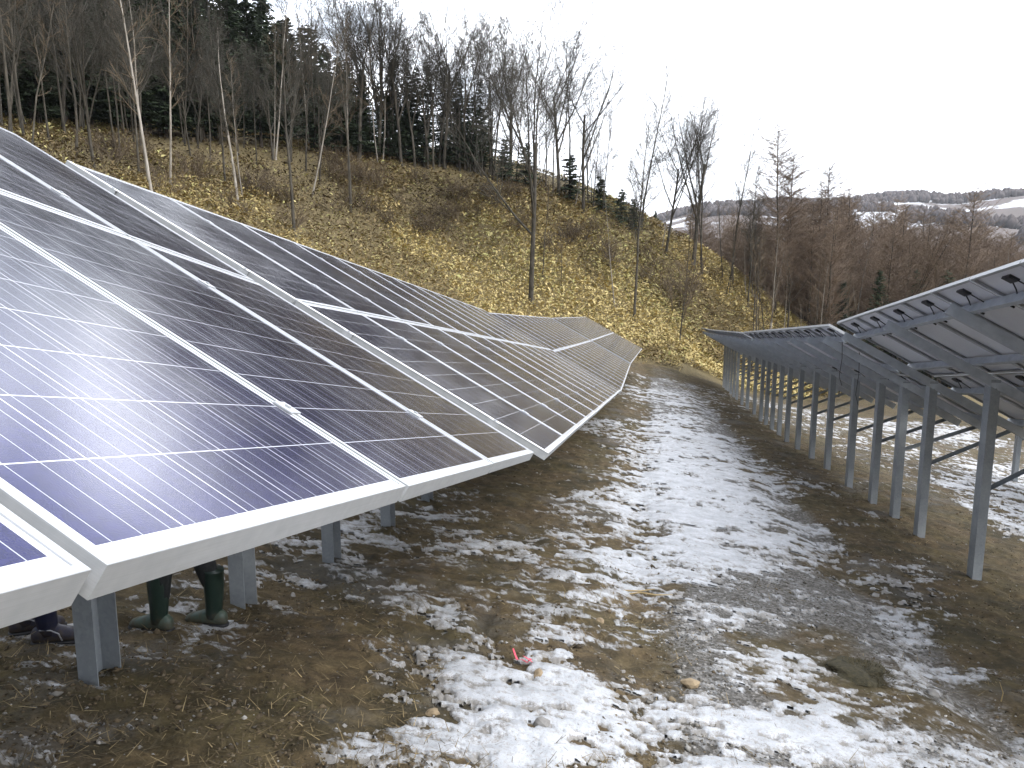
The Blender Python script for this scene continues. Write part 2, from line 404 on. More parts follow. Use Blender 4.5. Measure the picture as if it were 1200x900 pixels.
def ground_material():
    m, nt, b = new_mat('muddy_ground'); g = G(nt)
    at = g.n("ShaderNodeAttribute", attribute_name='cover'); sc = g.n("ShaderNodeSeparateColor"); g.l(at.outputs["Color"], sc.inputs[0])
    frost, grav, grass, far = sc.outputs[0], sc.outputs[1], sc.outputs[2], at.outputs["Alpha"]
    pos = g.n("ShaderNodeNewGeometry").outputs["Position"]
    n1 = g.noise(pos, .9, 6, .6); n2 = g.noise(pos, 7, 6, .65); n3 = g.noise(pos, 45, 5, .7)
    soil = g.ramp(n2, [(.25, (.036, .026, .013)), (.45, (.090, .064, .033)), (.62, (.150, .108, .056)), (.8, (.24, .18, .10))])
    moss = g.ramp(n2, [(.25, (.036, .029, .012)), (.5, (.088, .070, .030)), (.8, (.17, .135, .065))])
    soil = g.mix(g.maprange(n1, .4, .62), soil, moss)
    nd = g.noise(pos, 2.3, 6, .68)
    soil = g.mix(g.maprange(nd, .50, .68, 0, .75), soil, (.036, .028, .014, 1))
    n5 = g.noise(pos, 1.15, 8, .72)
    soil = g.mix(g.maprange(n5, .53, .63, 0, .8), soil, g.mix(n3, (.020, .017, .008, 1), (.062, .052, .026, 1)))      # dark moss and wet earth
    n6 = g.noise(pos, .55, 7, .66)
    soil = g.mix(g.maprange(n6, .55, .63, 0, .5), soil, g.mix(n3, (.075, .072, .066, 1), (.20, .195, .185, 1)))     # grey silt
    soil = g.mix(g.maprange(n3, .35, .7, 0, .55), soil, (.030, .022, .013, 1), 'MIX')
    vo = g.n("ShaderNodeTexVoronoi"); vo.inputs["Scale"].default_value = 38; g.l(pos, vo.inputs["Vector"])
    sv = g.n("ShaderNodeSeparateColor"); g.l(vo.outputs["Color"], sv.inputs[0])
    gr = g.ramp(sv.outputs[0], [(0, (.07, .066, .058)), (.5, (.16, .155, .145)), (1, (.30, .29, .275))])
    gr = g.mix(g.maprange(n3, .4, .7, 0, .7), gr, (.07, .060, .048, 1))
    gmask = g.math('MULTIPLY', g.maprange(g.math('ADD', grav, g.math('MULTIPLY', g.math('SUBTRACT', n2, .5), 1.3)), .35, .75), g.maprange(n3, .3, .5, .35, 1))
    c = g.mix(gmask, soil, gr)
    # hillside floor: dead leaves and litter
    hill = g.ramp(n2, [(.25, (.060, .045, .022)), (.5, (.125, .097, .046)), (.75, (.22, .172, .085))])
    gmix = g.maprange(g.math('ADD', grass, g.math('MULTIPLY', g.math('SUBTRACT', n2, .5), .7)), .35, .65)
    c = g.mix(gmix, c, hill)
    # thin frost and snow grains
    fr = g.math('ADD', frost, g.math('MULTIPLY', g.math('SUBTRACT', n3, .5), .62))
    fr = g.math('ADD', fr, g.math('MULTIPLY', g.math('SUBTRACT', n2, .5), .25))
    fr = g.math('ADD', fr, g.math('MULTIPLY', grav, .10))
    fr = g.math('MULTIPLY', g.maprange(fr, .36, .64), g.math('SUBTRACT', 1., gmix, clamp=True))
    c = g.mix(g.math('MULTIPLY', fr, .78), c, g.mix(n3, (.24, .24, .24, 1), (.52, .535, .55, 1)))
    # far valley side: snowy fields and bare brown woods
    f1 = g.noise(pos, .0065, 5, .55); f2 = g.noise(pos, .06, 6, .7)
    woods = g.mix(f2, (.085, .068, .062, 1), (.14, .11, .095, 1))
    fmask = g.maprange(g.math('ADD', f1, g.math('MULTIPLY', g.math('SUBTRACT', f2, .5), .28)), .49, .54)
    farc = g.mix(fmask, woods, (.74, .76, .79, 1))
    c = g.mix(far, c, farc)
    g.l(c, b.inputs["Base Color"])
    g.l(g.maprange(fr, 0, 1, .85, .6), b.inputs["Roughness"]); b.inputs["Specular IOR Level"].default_value = .25
    h = g.math('ADD', g.math('MULTIPLY', n2, .6), g.math('MULTIPLY', n3, .35))
    h = g.math('ADD', h, g.math('MULTIPLY', g.math('MULTIPLY', vo.outputs["Distance"], gmask), .4))
    g.l(g.bump(h, .9, .045), b.inputs["Normal"])
    return m
me = mesh_np('ground', V, F, ground_material(), True)
ca = me.color_attributes.new('cover', 'FLOAT_COLOR', 'POINT'); ca.data.foreach_set('color', cover.astype(np.float32).ravel())
ground = obj('ground', me); tag(ground, kind='structure')

# lying snow: its own sheet, dipping below the soil where it has melted
def snow_material():
    m, nt, b = new_mat('old_snow'); g = G(nt)
    pos = g.n("ShaderNodeNewGeometry").outputs["Position"]
    n = g.noise(pos, 30, 6, .7); n2 = g.noise(pos, 5, 5, .6); n3 = g.noise(pos, 120, 3, .7)
    amt = g.n("ShaderNodeAttribute", attribute_name='depth').outputs["Fac"]     # thin snow lets grit and soil through
    n4 = g.noise(pos, 11, 7, .75)
    thin = g.maprange(g.math('SUBTRACT', g.math('ADD', n4, g.math('MULTIPLY', g.math('SUBTRACT', n3, .5), .5)), g.math('MULTIPLY', amt, .36)), .35, .52)
    c = g.mix(g.maprange(n2, .35, .7), (.50, .515, .54, 1), (.32, .335, .35, 1))
    c = g.mix(g.maprange(n, .50, .68, 0, .75), c, (.30, .27, .235, 1))
    c = g.mix(g.maprange(n3, .57, .68, 0, .7), c, (.14, .115, .085, 1))
    c = g.mix(g.math('MULTIPLY', thin, .85), c, g.mix(n3, (.12, .105, .085, 1), (.27, .25, .22, 1)))
    g.l(c, b.inputs["Base Color"]); b.inputs["Roughness"].default_value = .55
    b.inputs["Specular IOR Level"].default_value = .35
    h = g.math('ADD', n, g.math('MULTIPLY', n2, .8)); g.l(g.bump(h, .45, .02), b.inputs["Normal"])
    return m
M['snow'] = snow_material()
sel = (RR > 2.0) & (RR < 52) & (np.abs(AZ) < R(46)) & (S > -.6)
Slf = np.clip(S0 * 1.05 + nlf - .2, 0, .9)
thick = np.where(S > 0, np.minimum(S, .12) + Slf * sstep(0, .6, S), np.clip(S, -.6, 0))
SZ = GZd - CL * .45 * (1 - .6 * onpath) + np.where(thick > 0, 0.017 * thick ** .7 + .004, .05 * thick + .004)
keep = sel[:-1, :] & sel[1:, :] & np.roll(sel, -1, 1)[:-1, :] & np.roll(sel, -1, 1)[1:, :]
tmax = np.maximum.reduce([S[:-1], S[1:], np.roll(S, -1, 1)[:-1], np.roll(S, -1, 1)[1:]])
keep &= tmax > -.25
Fs = np.stack([idx[:-1], idx[1:], nxt[1:], nxt[:-1]], -1)[keep][:, ::-1]
used = np.unique(Fs); remap = np.zeros(nr * na, np.int64); remap[used] = np.arange(len(used))
Vs = np.stack([GX, GY, SZ], -1).reshape(-1, 3)[used]
sme = mesh_np('snow', Vs, remap[Fs], M['snow'], True)
at_ = sme.attributes.new('depth', 'FLOAT', 'POINT'); at_.data.foreach_set('value', S.ravel()[used].astype(np.float32))
sn = obj('snow', sme)
tag(sn, 'thin patchy melting snow lying on the muddy path and under the panel rows', 'snow', kind='stuff')
def near_z(x, y):
    """height of the finished ground surface"""
    x = np.asarray(x, float); y = np.asarray(y, float)
    lo, hi = path_sides(y)
    op = sstep(lo + .3, lo + 1.1, x) * (1 - sstep(hi - .9, hi - .1, x)) * (1 - sstep(43, 47, y))
    return terrain(x, y) + clods(x, y) * (1 - .6 * op) - .07 * np.exp(-((x - hi + .75) / .28) ** 2) - .05 * np.exp(-((x - lo - .45) / .3) ** 2)
def nz1(x, y): return float(near_z(np.array([x]), np.array([y]))[0])

# ------------------------------------------------------------------ solar tables
PW, PL = .992, 1.65
def panel_meshes():
    # laminate: glass + cells on top, white backsheet below
    a, b = .002, PW - .002; c, d = .002, PL - .002
    vs = [(a, c, -.001), (b, c, -.001), (b, d, -.001), (a, d, -.001), (a, c, -.006), (b, c, -.006), (b, d, -.006), (a, d, -.006)]
    fs = [(0, 1, 2, 3), (7, 6, 5, 4), (0, 4, 5, 1), (1, 5, 6, 2), (2, 6, 7, 3), (3, 7, 4, 0)]
    me = bpy.data.meshes.new('solar_panel'); me.from_pydata(vs, [], fs); me.update()
    me.materials.append(M['cells']); me.materials.append(M['backsheet'])
    uv = me.uv_layers.new(name='UVMap')
    for p in me.polygons:
        if p.index: p.material_index = 1
        for li in p.loop_indices:
            v = me.vertices[me.loops[li].vertex_index].co; uv.data[li].uv = (v.x, v.y)
    # frame: hollow rail swept round the laminate with mitred corners
    prof = [(0, .0012), (.0008, .002), (.0112, .002), (.012, .0012), (.012, -.0015), (.0025, -.0075), (.0025, -.037), (.030, -.037), (.030, -.040), (0, -.040)]
    n = len(prof); fv = []; ff = []
    for (sx, sy) in ((0, 0), (1, 0), (1, 1), (0, 1)):
        for (i, z) in prof:
            fv.append((i if sx == 0 else PW - i, i if sy == 0 else PL - i, z))
    for k in range(4):
        for i in range(n):
            j = (i + 1) % n; kk = (k + 1) % 4
            ff.append((k * n + i, k * n + j, kk * n + j, kk * n + i))
    fm = bpy.data.meshes.new('panel_frame'); fm.from_pydata(fv, [], ff); fm.update(); fm.materials.append(M['alu'])
    bm = bmesh.new(); bm.from_mesh(fm); bmesh.ops.recalc_face_normals(bm, faces=bm.faces); bm.to_mesh(fm); bm.free()
    # junction box and its two leads on the back
    m = MB()
    m.box((PW / 2, PL - .16, -.0175), (.16, .095, .022)); m.box((PW / 2, PL - .16, -.0305), (.13, .07, .004))
    jb = m.mesh('junction_box', M['black'])
    m = MB()
    for sx in (-1, 1):
        x0 = PW / 2 + sx * .055
        pts = []
        for t in np.linspace(0, 1, 9):
            pts.append((x0 + sx * (.28 * t + .06 * math.sin(t * 3.1)), PL - .21 - .30 * t - .05 * math.sin(t * 6.2), -.018 - .055 * math.sin(t * math.pi)))
        m.tube(pts, .0068, 5); e = Vector(pts[-1]); m.box(e, (.018, .07, .018))
    cb = m.mesh('cable', M['black'])
    m = MB(); m.box((0, 0, .0035), (.052, .05, .004)); m.box((0, 0, -.018), (.016, .05, .040)); m.tube([(0, 0, .0055), (0, 0, .0105)], .0075, 6)
    cl = m.mesh('clamp', M['alu'])
    m = MB(); m.box((0, 0, .0035), (.040, .06, .004)); m.box((-.018, 0, -.018), (.004, .06, .042)); m.tube([(-.006, 0, .0055), (-.006, 0, .012)], .0085, 6)
    ec = m.mesh('end_clamp', M['alu'])
    return me, fm, jb, cb, cl, ec
PM, FM, JB, CB, CLM, ECM = panel_meshes()
CPROF = lambda w, h, t: [(-w / 2, -h / 2), (w / 2, -h / 2), (w / 2, -h / 2 + t), (-w / 2 + t, -h / 2 + t), (-w / 2 + t, h / 2 - t), (w / 2, h / 2 - t), (w / 2, h / 2), (-w / 2, h / 2)]

def build_table(spec, k0, k1, posts, inset, label, group, back=True, strut_h=1.12, tags=()):
    ox, oy, oz, th, pt, tl = spec
    O = Vector((ox, oy, oz)); d, e, n = frame(th, pt, tl)
    rot = Matrix((d, e, n)).transposed().to_4x4()
    P0 = O + d * W * (k0 + .5) + e * inset
    base = Vector((P0.x, P0.y, nz1(P0.x, P0.y)))
    root = empty('solar_table', base); tag(root, label, 'solar table', group)
    def put(name, me, k, s, z=0, par=root, flip=False):
        o = obj(name, me, par)
        o.matrix_local = Matrix.Translation(O + d * (W * k) + e * s + n * z - base) @ rot
        return o
    rnd = random.Random(int(ox * 100) + 5)
    for r in (0, 1):
        for k in range(k0, k1):
            jx, jy = rnd.uniform(-.0025, .0025), rnd.uniform(-.003, .003)
            p = put('solar_panel', PM, k + (.01 + jx) / W, r * H + .01 + jy)
            f = obj('panel_frame', FM, p)
            if back:
                j = obj('junction_box', JB, p); c = obj('cable', CB, p)
            for s in (.21, .79) if k > k0 else ():
                put('clamp', CLM, k, r * H + s * PL + rnd.uniform(-.02, .02))
        for s in (.21, .79):
            a = put('clamp', ECM, k0 + .006, r * H + s * PL)
            b = put('clamp', ECM, k1 - .006, r * H + s * PL); b.matrix_local = b.matrix_local @ Matrix.Rotation(math.pi, 4, 'Z')
    L = lambda k, s, z: O + d * (W * k) + e * s + n * z - base
    for s in (.36, 1.30, 2.04, 2.98):                     # purlins along the row
        m = MB(); m.extrude(CPROF(.05, .10, .004), L(k0 - .06, s, -.0925), L(k1 + .06, s, -.0925), n); m.build('purlin', M['rail'], root)
    for k in posts:
        m = MB(); m.extrude(CPROF(.06, .12, .005), L(k, .16 if back or strut_h < 1.3 else .50, -.2035), L(k, 3.2, -.2035), n); m.build('rafter', M['rail'], root)
        top = L(k, inset, -.21); wx = top + base; gz = nz1(wx.x, wx.y)
        bot = Vector((top.x, top.y, gz - .35 - base.z))
        horiz = Vector((d.x, d.y, 0)).normalized()
        side = top + horiz * .066
        m = MB(); m.extrude(CPROF(.115, .185, .006), Vector((side.x, side.y, bot.z)), Vector((side.x, side.y, top.z + .06)), -horiz)
        po = m.build('post', M['steel'], root)
        m = MB(); q = side + Vector((0, 0, -.06)); m.tube([q - horiz * .108, q - horiz * .085], .015, 6); m.build('bolt', M['steel'], po)
        a = Vector((side.x, side.y, gz - base.z + strut_h)) + horiz * .095
        bq = L(k, .32 if strut_h < 1.3 else .75, -.24) + horiz * .16
        m = MB(); m.extrude(CPROF(.05, .06, .004), a, bq, n); m.build('strut', M['steel'], root)
    return root, O, d, e, n, base

HI = 3.34 - 1.66
TL = 'solar tables of the left row'
build_table((-.3959,.7358,-.3072,.1723,-.2053,.5052), -6, 3, [2.6,.95,-.7,-2.35,-4.0,-5.6], 2.55, 'closest table of blue solar panels, cut off by the photo at lower left', TL, back=False, strut_h=1.45)
t_wide = build_table((.1998,4.1148,-1.0487,.1692,-.1377,.5078), 0, 12, [.85,2.5,4.15,5.8,7.45,9.1,10.75], 2.64, 'second table of solar panels up the left row, a wide pale edge facing the nearest', TL, back=False, strut_h=1.45)
build_table((2.2686,16.1982,-2.7794,.165,-.0856,.5047), 0, 12, [.85,2.5,4.15,5.8,7.45,9.1,10.75], 2.72, 'third table of the left row, dark striped panels under the golden bank', TL, back=False, strut_h=1.45)
build_table((4.3065,28.3636,-3.8156,.1944,-.0703,.4948), 0, 12, [.85,2.5,4.15,5.8,7.45,9.1,10.75], 2.72, 'farthest table of the left row, grey panels ending where the path meets the grass bank', TL, back=False, strut_h=1.45)
TR = 'solar tables of the right row'
def grown(s, k):
    # move a table k times as far out, keeping the line of its top edge
    d, e, n = frame(*s[3:]); o = Vector(s[:3]) * k + e * (2 * H * (k - 1)); return tuple(o) + tuple(s[3:])
R1 = grown((7.7666,11.2999,-2.5695,.1551,-.1653,.5061), 1.05)
R2 = grown((8.5277,13.5353,-2.8033,.1643,-.1043,.5063), .908)
R3 = grown((9.9963,23.8256,-3.929,.1655,-.0834,.5062), .985)
R4 = grown((12.104,36.272,-4.9913,.2023,-.0811,.5061), .985)
t1 = build_table(R1, -9, 0, [-8.5,-6.45,-4.4,-2.37,-.30], HI, 'closest table of the right row seen from behind, highest, junction boxes showing', TR)
t2 = build_table(R2, 0, 11, [.45,1.75,3.47,5.45,7.17,9.02,10.7], HI, 'second table of the right row seen from behind, its top edge nearly level', TR)
build_table(R3, 0, 12, [.9,2.3,3.6,4.9,6.64,8.76,10.6], HI, 'third table of the right row seen from behind, above a close line of thin posts', TR, back=False)
build_table(R4, 0, 12, [.66,2.6,4.6,6.6,8.6,10.67], HI, 'farthest table of the right row seen from behind, its tip against the golden bank', TR, back=False)
def shifted(s, dx, dy, dz): return (s[0] + dx, s[1] + dy, s[2] + dz) + s[3:]
TB = 'solar tables of the row behind the right row'
build_table(shifted(R1, 6.3, -1.0, -.62), -5, 0, [-4.4,-2.37,-.30], HI, 'solar table glimpsed low through the near posts behind the highest right table', TB, back=False)
build_table(shifted(R2, 6.3, -1.0, -.62), 0, 11, [.45,2.2,3.9,5.6,7.3,9.02,10.7], HI, 'solar table glimpsed between the posts, behind the second right table', TB, back=False)

# wide aluminium end cover on the second left table
root, O, d, e, n, base = t_wide
for r_ in (0, 1):
    m = MB(); m.extrude([(0, .0065), (.034, .0065), (.034, -.040), (.031, -.040), (.031, .0035), (0, .0035)], O - base + e * (r_ * H + .012) + d * .008, O - base + e * (r_ * H + PL + .008) + d * .008, n)
    m.build('end_cover', M['cover'], root)
# yellow sticker on one post, loose leads where two tables meet
def at(rx_u, v, y):
    rx, rz = ray(rx_u, v); return Vector((rx * y, y, rz * y))
root, O, d, e, n, base = t2
hz = Vector((d.x, d.y, 0)).normalized()
q = O + d * (W * 1.75) + e * HI + n * -.21; q = q - base + hz * -.0035
m = MB(); m.box((0, 0, 0), (.09, .004, .045), Matrix.Translation(q + Vector((0, 0, -.45))) @ Matrix.Rotation(-math.atan2(hz.x, hz.y), 4, 'Z'))
m.build('sticker', M['yellow'], root)
for (kk, s0, ln) in ((.12, 3.0, .75), (.42, 2.6, .9)):
    a = O + d * (W * kk) + e * s0 + n * -.12 - base
    m = MB(); m.tube([a, a + Vector((.02, .01, -ln * .4)), a + Vector((.0, .03, -ln * .8)), a + Vector((.05, .02, -ln))], .006, 5); m.build('hanging_cable', M['black'], root)

# ------------------------------------------------------------------ vegetation
def tree_mesh(name, branches, mat, n_by_level):
    """branches: list of (pts (k,3), radii (k,), level) -> one mesh of tapered tubes"""
    VV = []; FF = []; off = 0
    for pts, rad, lv in branches:
        n = n_by_level[min(lv, len(n_by_level) - 1)]
        pts = np.asarray(pts); k = len(pts)
        t = np.gradient(pts, axis=0); t /= np.linalg.norm(t, axis=1, keepdims=True) + 1e-9
        ref = np.array([.31, .17, .93]) if abs(t[0][2]) < .8 else np.array([.9, .3, .1])
        x = np.cross(t, ref); x /= np.linalg.norm(x, axis=1, keepdims=True) + 1e-9
        y = np.cross(t, x)
        a = np.linspace(0, 2 * np.pi, n, endpoint=False)
        ring = pts[:, None] + (x[:, None] * np.cos(a)[None, :, None] + y[:, None] * np.sin(a)[None, :, None]) * np.asarray(rad)[:, None, None]
        VV.append(ring.reshape(-1, 3))
        i = np.arange(k - 1)[:, None] * n; j = np.arange(n)[None]
        FF.append(np.stack([i + j, i + (j + 1) % n, i + n + (j + 1) % n, i + n + j], -1).reshape(-1, 4) + off)
        off += k * n
    return mesh_np(name, np.concatenate(VV), np.concatenate(FF), mat, True)

def norm(v): return v / (np.linalg.norm(v) + 1e-9)
def grow(rng, out, p, d, L, r, lv, P):
    seg = P['seg'][lv]; pts = [p]; rad = [r]; cur = norm(d); q = p.copy()
    r = max(r, .0095); tip = max(r * P['tip'][lv], .0065)
    for i in range(seg):
        cur = norm(cur + rng.normal(0, P['wob'][lv], 3) + np.array([0, 0, P['up'][lv]]))
        q = q + cur * L / seg; pts.append(q); rad.append(r + (tip - r) * (i + 1) / seg)
    out.append((np.array(pts), np.array(rad), lv))
    if lv + 1 >= len(P['seg']): return
    nch = max(1, int(round(P['n'][lv] * rng.uniform(.75, 1.2) * (1 if lv == 0 else min(1.3, L / P['ref'][lv])))))
    for c in range(nch):
        f = P['start'][lv] + (1 - P['start'][lv]) * ((c + rng.uniform(.1, .9)) / nch) ** P['pw'][lv]
        u = f * seg; i = min(int(u), seg - 1); t = u - i
        b = pts[i] * (1 - t) + pts[i + 1] * t; ax = norm(pts[i + 1] - pts[i]); rr = rad[i] * (1 - t) + rad[i + 1] * t
        ang = R(rng.uniform(*P['ang'][lv])); az_ = rng.uniform(0, 2 * np.pi) if lv == 0 else rng.uniform(0, 2 * np.pi)
        s = norm(np.cross(ax, [.3, .5, .8])); s2 = np.cross(ax, s)
        dd = ax * math.cos(ang) + (s * math.cos(az_) + s2 * math.sin(az_)) * math.sin(ang)
        ln = L * (1 - f * P['shrink'][lv]) * rng.uniform(*P['len'][lv])
        grow(rng, out, b, dd, ln, min(rr * P['rr'][lv], rr * .9), lv + 1, P)

def broadleaf(seed, h, r0, kind):
    rng = np.random.default_rng(seed); out = []
    if kind == 'forked':      # a short bole that opens into several rising leaders, fine fan of twigs
        P = dict(seg=[5, 7, 5, 4, 2], n=[rng.integers(5, 7), 15, 8, 8], start=[.38, .15, .15, .1], pw=[1, .9, 1, 1], ang=[(14, 40), (22, 50), (25, 50), (25, 55)],
                 len=[(1.0, 1.35), (.30, .55), (.35, .6), (.35, .65)], shrink=[.25, .6, .5, .4], rr=[.62, .45, .5, .6], tip=[.6, .12, .25, .4, .55],
                 wob=[.03, .045, .07, .09, .1], up=[.03, .06, .07, .06, .03], ref=[1, h * .5, h * .2, h * .09])
        grow(rng, out, np.zeros(3), np.array([rng.normal(0, .05), rng.normal(0, .05), 1]), h * .52, r0, 0, P)
    elif kind == 'slim':      # tall single stem, short rising side branches near the top
        P = dict(seg=[10, 6, 4, 2], n=[28, 9, 8], start=[.36, .15, .1], pw=[.9, 1, 1], ang=[(25, 55), (25, 50), (25, 55)],
                 len=[(.16, .30), (.35, .65), (.4, .7)], shrink=[.55, .5, .4], rr=[.42, .55, .6], tip=[.12, .25, .4, .6],
                 wob=[.025, .06, .08, .1], up=[.02, .08, .08, .03], ref=[1, h * .16, h * .07])
        grow(rng, out, np.zeros(3), np.array([rng.normal(0, .06), rng.normal(0, .06), 1]), h, r0, 0, P)
    elif kind == 'pole':      # thin bare stem with few twigs
        P = dict(seg=[9, 4, 3], n=[16, 8], start=[.3, .1], pw=[.9, 1], ang=[(25, 60), (25, 55)],
                 len=[(.10, .22), (.3, .6)], shrink=[.5, .5], rr=[.5, .55], tip=[.15, .25, .4],
                 wob=[.035, .08, .1], up=[.02, .07, .05], ref=[1, h * .12])
        grow(rng, out, np.zeros(3), np.array([rng.normal(0, .10), rng.normal(0, .08), 1]), h, r0, 0, P)
    elif kind == 'bush':      # many stems from the ground
        for i in range(9):
            P = dict(seg=[5, 4, 3], n=[9, 6], start=[.2, .15], pw=[1, 1], ang=[(20, 50), (20, 55)], len=[(.3, .55), (.35, .6)], shrink=[.5, .4], rr=[.5, .55], tip=[.2, .3, .4],
                     wob=[.08, .1, .12], up=[.05, .05, .02], ref=[1, h * .4])
            a = rng.uniform(0, 6.28); t = rng.uniform(.1, .7)
            grow(rng, out, np.array([math.cos(a) * .15, math.sin(a) * .15, -.1]), np.array([math.cos(a) * t, math.sin(a) * t, 1]), h * rng.uniform(.6, 1), r0 * rng.uniform(.5, 1), 0, P)
    cut = {'forked': 2, 'slim': 1, 'pole': 1, 'bush': 1}[kind]
    # root flare and a foot below the soil
    b0 = out[0] if kind != 'bush' else None
    if b0 is not None:
        p, r, lv = b0; out[0] = (np.concatenate([p[:1] - [0, 0, .5], p[:1], p[:1] + (p[1:2] - p[:1]) * .12, p[1:]]), np.concatenate([[r[0] * 1.5], [r[0] * 1.35], [r[0] * 1.02], r[1:]]), lv)
    big = [b for b in out if b[2] < cut]; fine = [b for b in out if b[2] >= cut]
    return big, fine

def make_tree(kind, name, trunk_mat, crown_mat, seed, h, r0):
    big, fine = broadleaf(seed, h, r0, kind)
    tm = tree_mesh('trunk', big, trunk_mat, [9, 7, 5]); cm = tree_mesh('crown', fine, crown_mat, [5, 5, 4, 3, 3] if kind == 'forked' else [4, 4, 3, 3])
    return name, tm, cm

def spruce(seed, h, sparse=0., mat='needle', wide=1.):
    """tapering mast, whorls of drooping boughs made of ragged needle sprays"""
    rng = np.random.default_rng(seed)
    z = np.linspace(-.5, h, 9); rr = np.interp(z, [-.5, 0, h], [h * .016, h * .013, .012])
    tm = tree_mesh('trunk', [(np.stack([z * 0, z * 0, z], 1), rr, 0)], M['bark_dark'], [7])
    VV = []; FF = []; o = 0
    lv = h * .06
    zz = h * rng.uniform(.08, .16)
    while zz < h * .985:
        f = zz / h; rad = wide * h * .225 * (1 - f) ** .8 * rng.uniform(.8, 1.15) + .12
        nb = int(rng.integers(7, 11))
        for b in range(nb):
            if rng.random() < sparse: continue
            a = rng.uniform(0, 6.283); L = rad * rng.uniform(.5, 1.25)
            droop = rng.uniform(.1, .35) * (1 - f * .6); rise = .25 * f
            ns = max(4, int(L / .22)); ca, sa = math.cos(a), math.sin(a)
            base = zz + rng.uniform(-.35, .35)
            for s in range(ns):
                t = (s + .6) / ns
                px = t * L; pz = base + px * rise - droop * L * t * t + .12 * L * t ** 4
                wd = (.42 * L * (1 - t) + .10) * .55
                for side in (-1, 1, 0):
                    ln = (wd if side else .26) * rng.uniform(.6, 1.25) + .06
                    da = side * rng.uniform(.7, 1.15)
                    dx, dy = math.cos(a + da), math.sin(a + da)
                    w2 = rng.uniform(.06, .13)
                    c = np.array([ca * px, sa * px, pz]); tip = c + np.array([dx * ln, dy * ln, -ln * rng.uniform(.1, .5)])
                    nrm = np.array([-dy, dx, rng.uniform(-.8, .8)]) * w2
                    VV += [c - nrm * .5, c + nrm * .5, (c + tip) / 2 + nrm + [0, 0, .02], tip, (c + tip) / 2 - nrm]
                    FF.append([o, o + 1, o + 2, o + 4]); FF.append([o + 4, o + 2, o + 3, o + 3]); o += 5
        zz += max(.16, h * .030 * (1.15 - f * .5)) * rng.uniform(.8, 1.2)
    # leader
    FFa = np.array(FF); tri = FFa[:, 2] == FFa[:, 3]
    FFa[tri, 3] = FFa[tri, 0]
    VVa = np.array(VV)
    me = bpy.data.meshes.new('crown'); me.from_pydata(VVa.tolist(), [], [tuple(q) if len(set(q)) == 4 else tuple(dict.fromkeys(q)) for q in FFa.tolist()]); me.update(); me.materials.append(M[mat])
    return 'spruce_tree', tm, me

def larch(seed, h):
    rng = np.random.default_rng(seed); big = []; fine = []
    z = np.linspace(-.5, h, 12); wob = np.cumsum(rng.normal(0, .06, (12, 2)), 0); P = np.stack([wob[:, 0], wob[:, 1], z], 1)
    big.append((P, np.interp(z, [-.5, 0, h], [h * .011, h * .0095, .012]), 0))
    zz = h * rng.uniform(.10, .25)
    while zz < h * .985:
        f = zz / h; px = np.interp(zz, z, P[:, 0]); py = np.interp(zz, z, P[:, 1])
        prof = (h * .13 * math.sin(min(1, (1 - f) * 1.6 + .12) * math.pi / 2) + .25)
        for b in range(int(rng.integers(3, 7))):
            a = rng.uniform(0, 6.283); L = prof * rng.uniform(.35, 1.2)
            t = np.linspace(0, 1, 5); up = rng.uniform(.05, .85)
            pts = np.stack([px + np.cos(a) * L * t, py + np.sin(a) * L * t, zz + rng.uniform(-.2, .2) + up * L * t + .18 * L * t ** 2], 1) + np.concatenate([np.zeros((1, 3)), np.cumsum(rng.normal(0, .04, (4, 3)), 0)])
            fine.append((pts, np.linspace(.018, .008, 5) * (.5 + L / 3), 1))
            for s in range(int(4 + L * 6)):
                u = rng.uniform(.15, 1); c = np.array([np.interp(u, t, pts[:, i]) for i in range(3)]); aa = a + rng.choice([-1, 1]) * rng.uniform(.3, 1.2); l2 = L * rng.uniform(.15, .42)
                e = c + np.array([math.cos(aa) * l2, math.sin(aa) * l2, l2 * rng.uniform(-.1, .9)])
                fine.append((np.stack([c, (c + e) / 2 + rng.normal(0, .03, 3), e]), np.array([.013, .010, .007]), 2))
        zz += rng.uniform(.13, .34)
    return 'larch_tree', tree_mesh('trunk', big, M['bark'], [8]), tree_mesh('crown', fine, M['larch_twig'], [4, 4, 3])

def plant(proto, x, y, label, cat, group=None, s=1., rz=None, lean=(0, 0), sink=.05, sxy=None):
    name, tm, cm = proto
    e = empty(name, (x, y, nz1(x, y) - sink), random.uniform(0, 6.28) if rz is None else rz)
    e.rotation_euler = (lean[0], lean[1], e.rotation_euler[2])
    k = sxy or s
    e.scale = (k, k, s)
    obj('trunk', tm, e); obj('crown', cm, e)
    tag(e, label, cat, group); return e

F_ = [make_tree('forked', 'bare_tree', M['bark'], M['twig'], 100 + i, 17, .125 + .018 * (i % 3)) for i in range(6)]
S_ = [make_tree('slim', 'bare_tree', M['bark'], M['twig'], 200 + i, 16, .105) for i in range(5)]
SP_ = [make_tree('slim', 'bare_tree', M['bark_pale'], M['twig'], 230 + i, 14, .10) for i in range(2)]
P_ = [make_tree('pole', 'bare_sapling', M['bark'], M['brush_twig'], 300 + i, 8, .045) for i in range(5)]
PP_ = [make_tree('pole', 'bare_sapling', M['bark_pale'], M['brush_twig'], 320 + i, 8, .045) for i in range(2)]
B_ = [make_tree('bush', 'bare_shrub', M['brush_twig'], M['brush_twig'], 400 + i, 2.2, .016) for i in range(3)]
E_ = [spruce(500 + i, 15) for i in range(3)] + [spruce(520, 15, .25)]
EY_ = [spruce(540 + i, 5, .38, wide=1.5) for i in range(3)]
L_ = [larch(600 + i, 15) for i in range(6)]
BW_ = [make_tree('slim', 'bare_tree', M['bark_pale'], M['larch_twig'], 700 + i, 14, .09) for i in range(3)] + [make_tree('forked', 'bare_tree', M['bark'], M['larch_twig'], 720 + i, 14, .10) for i in range(3)]
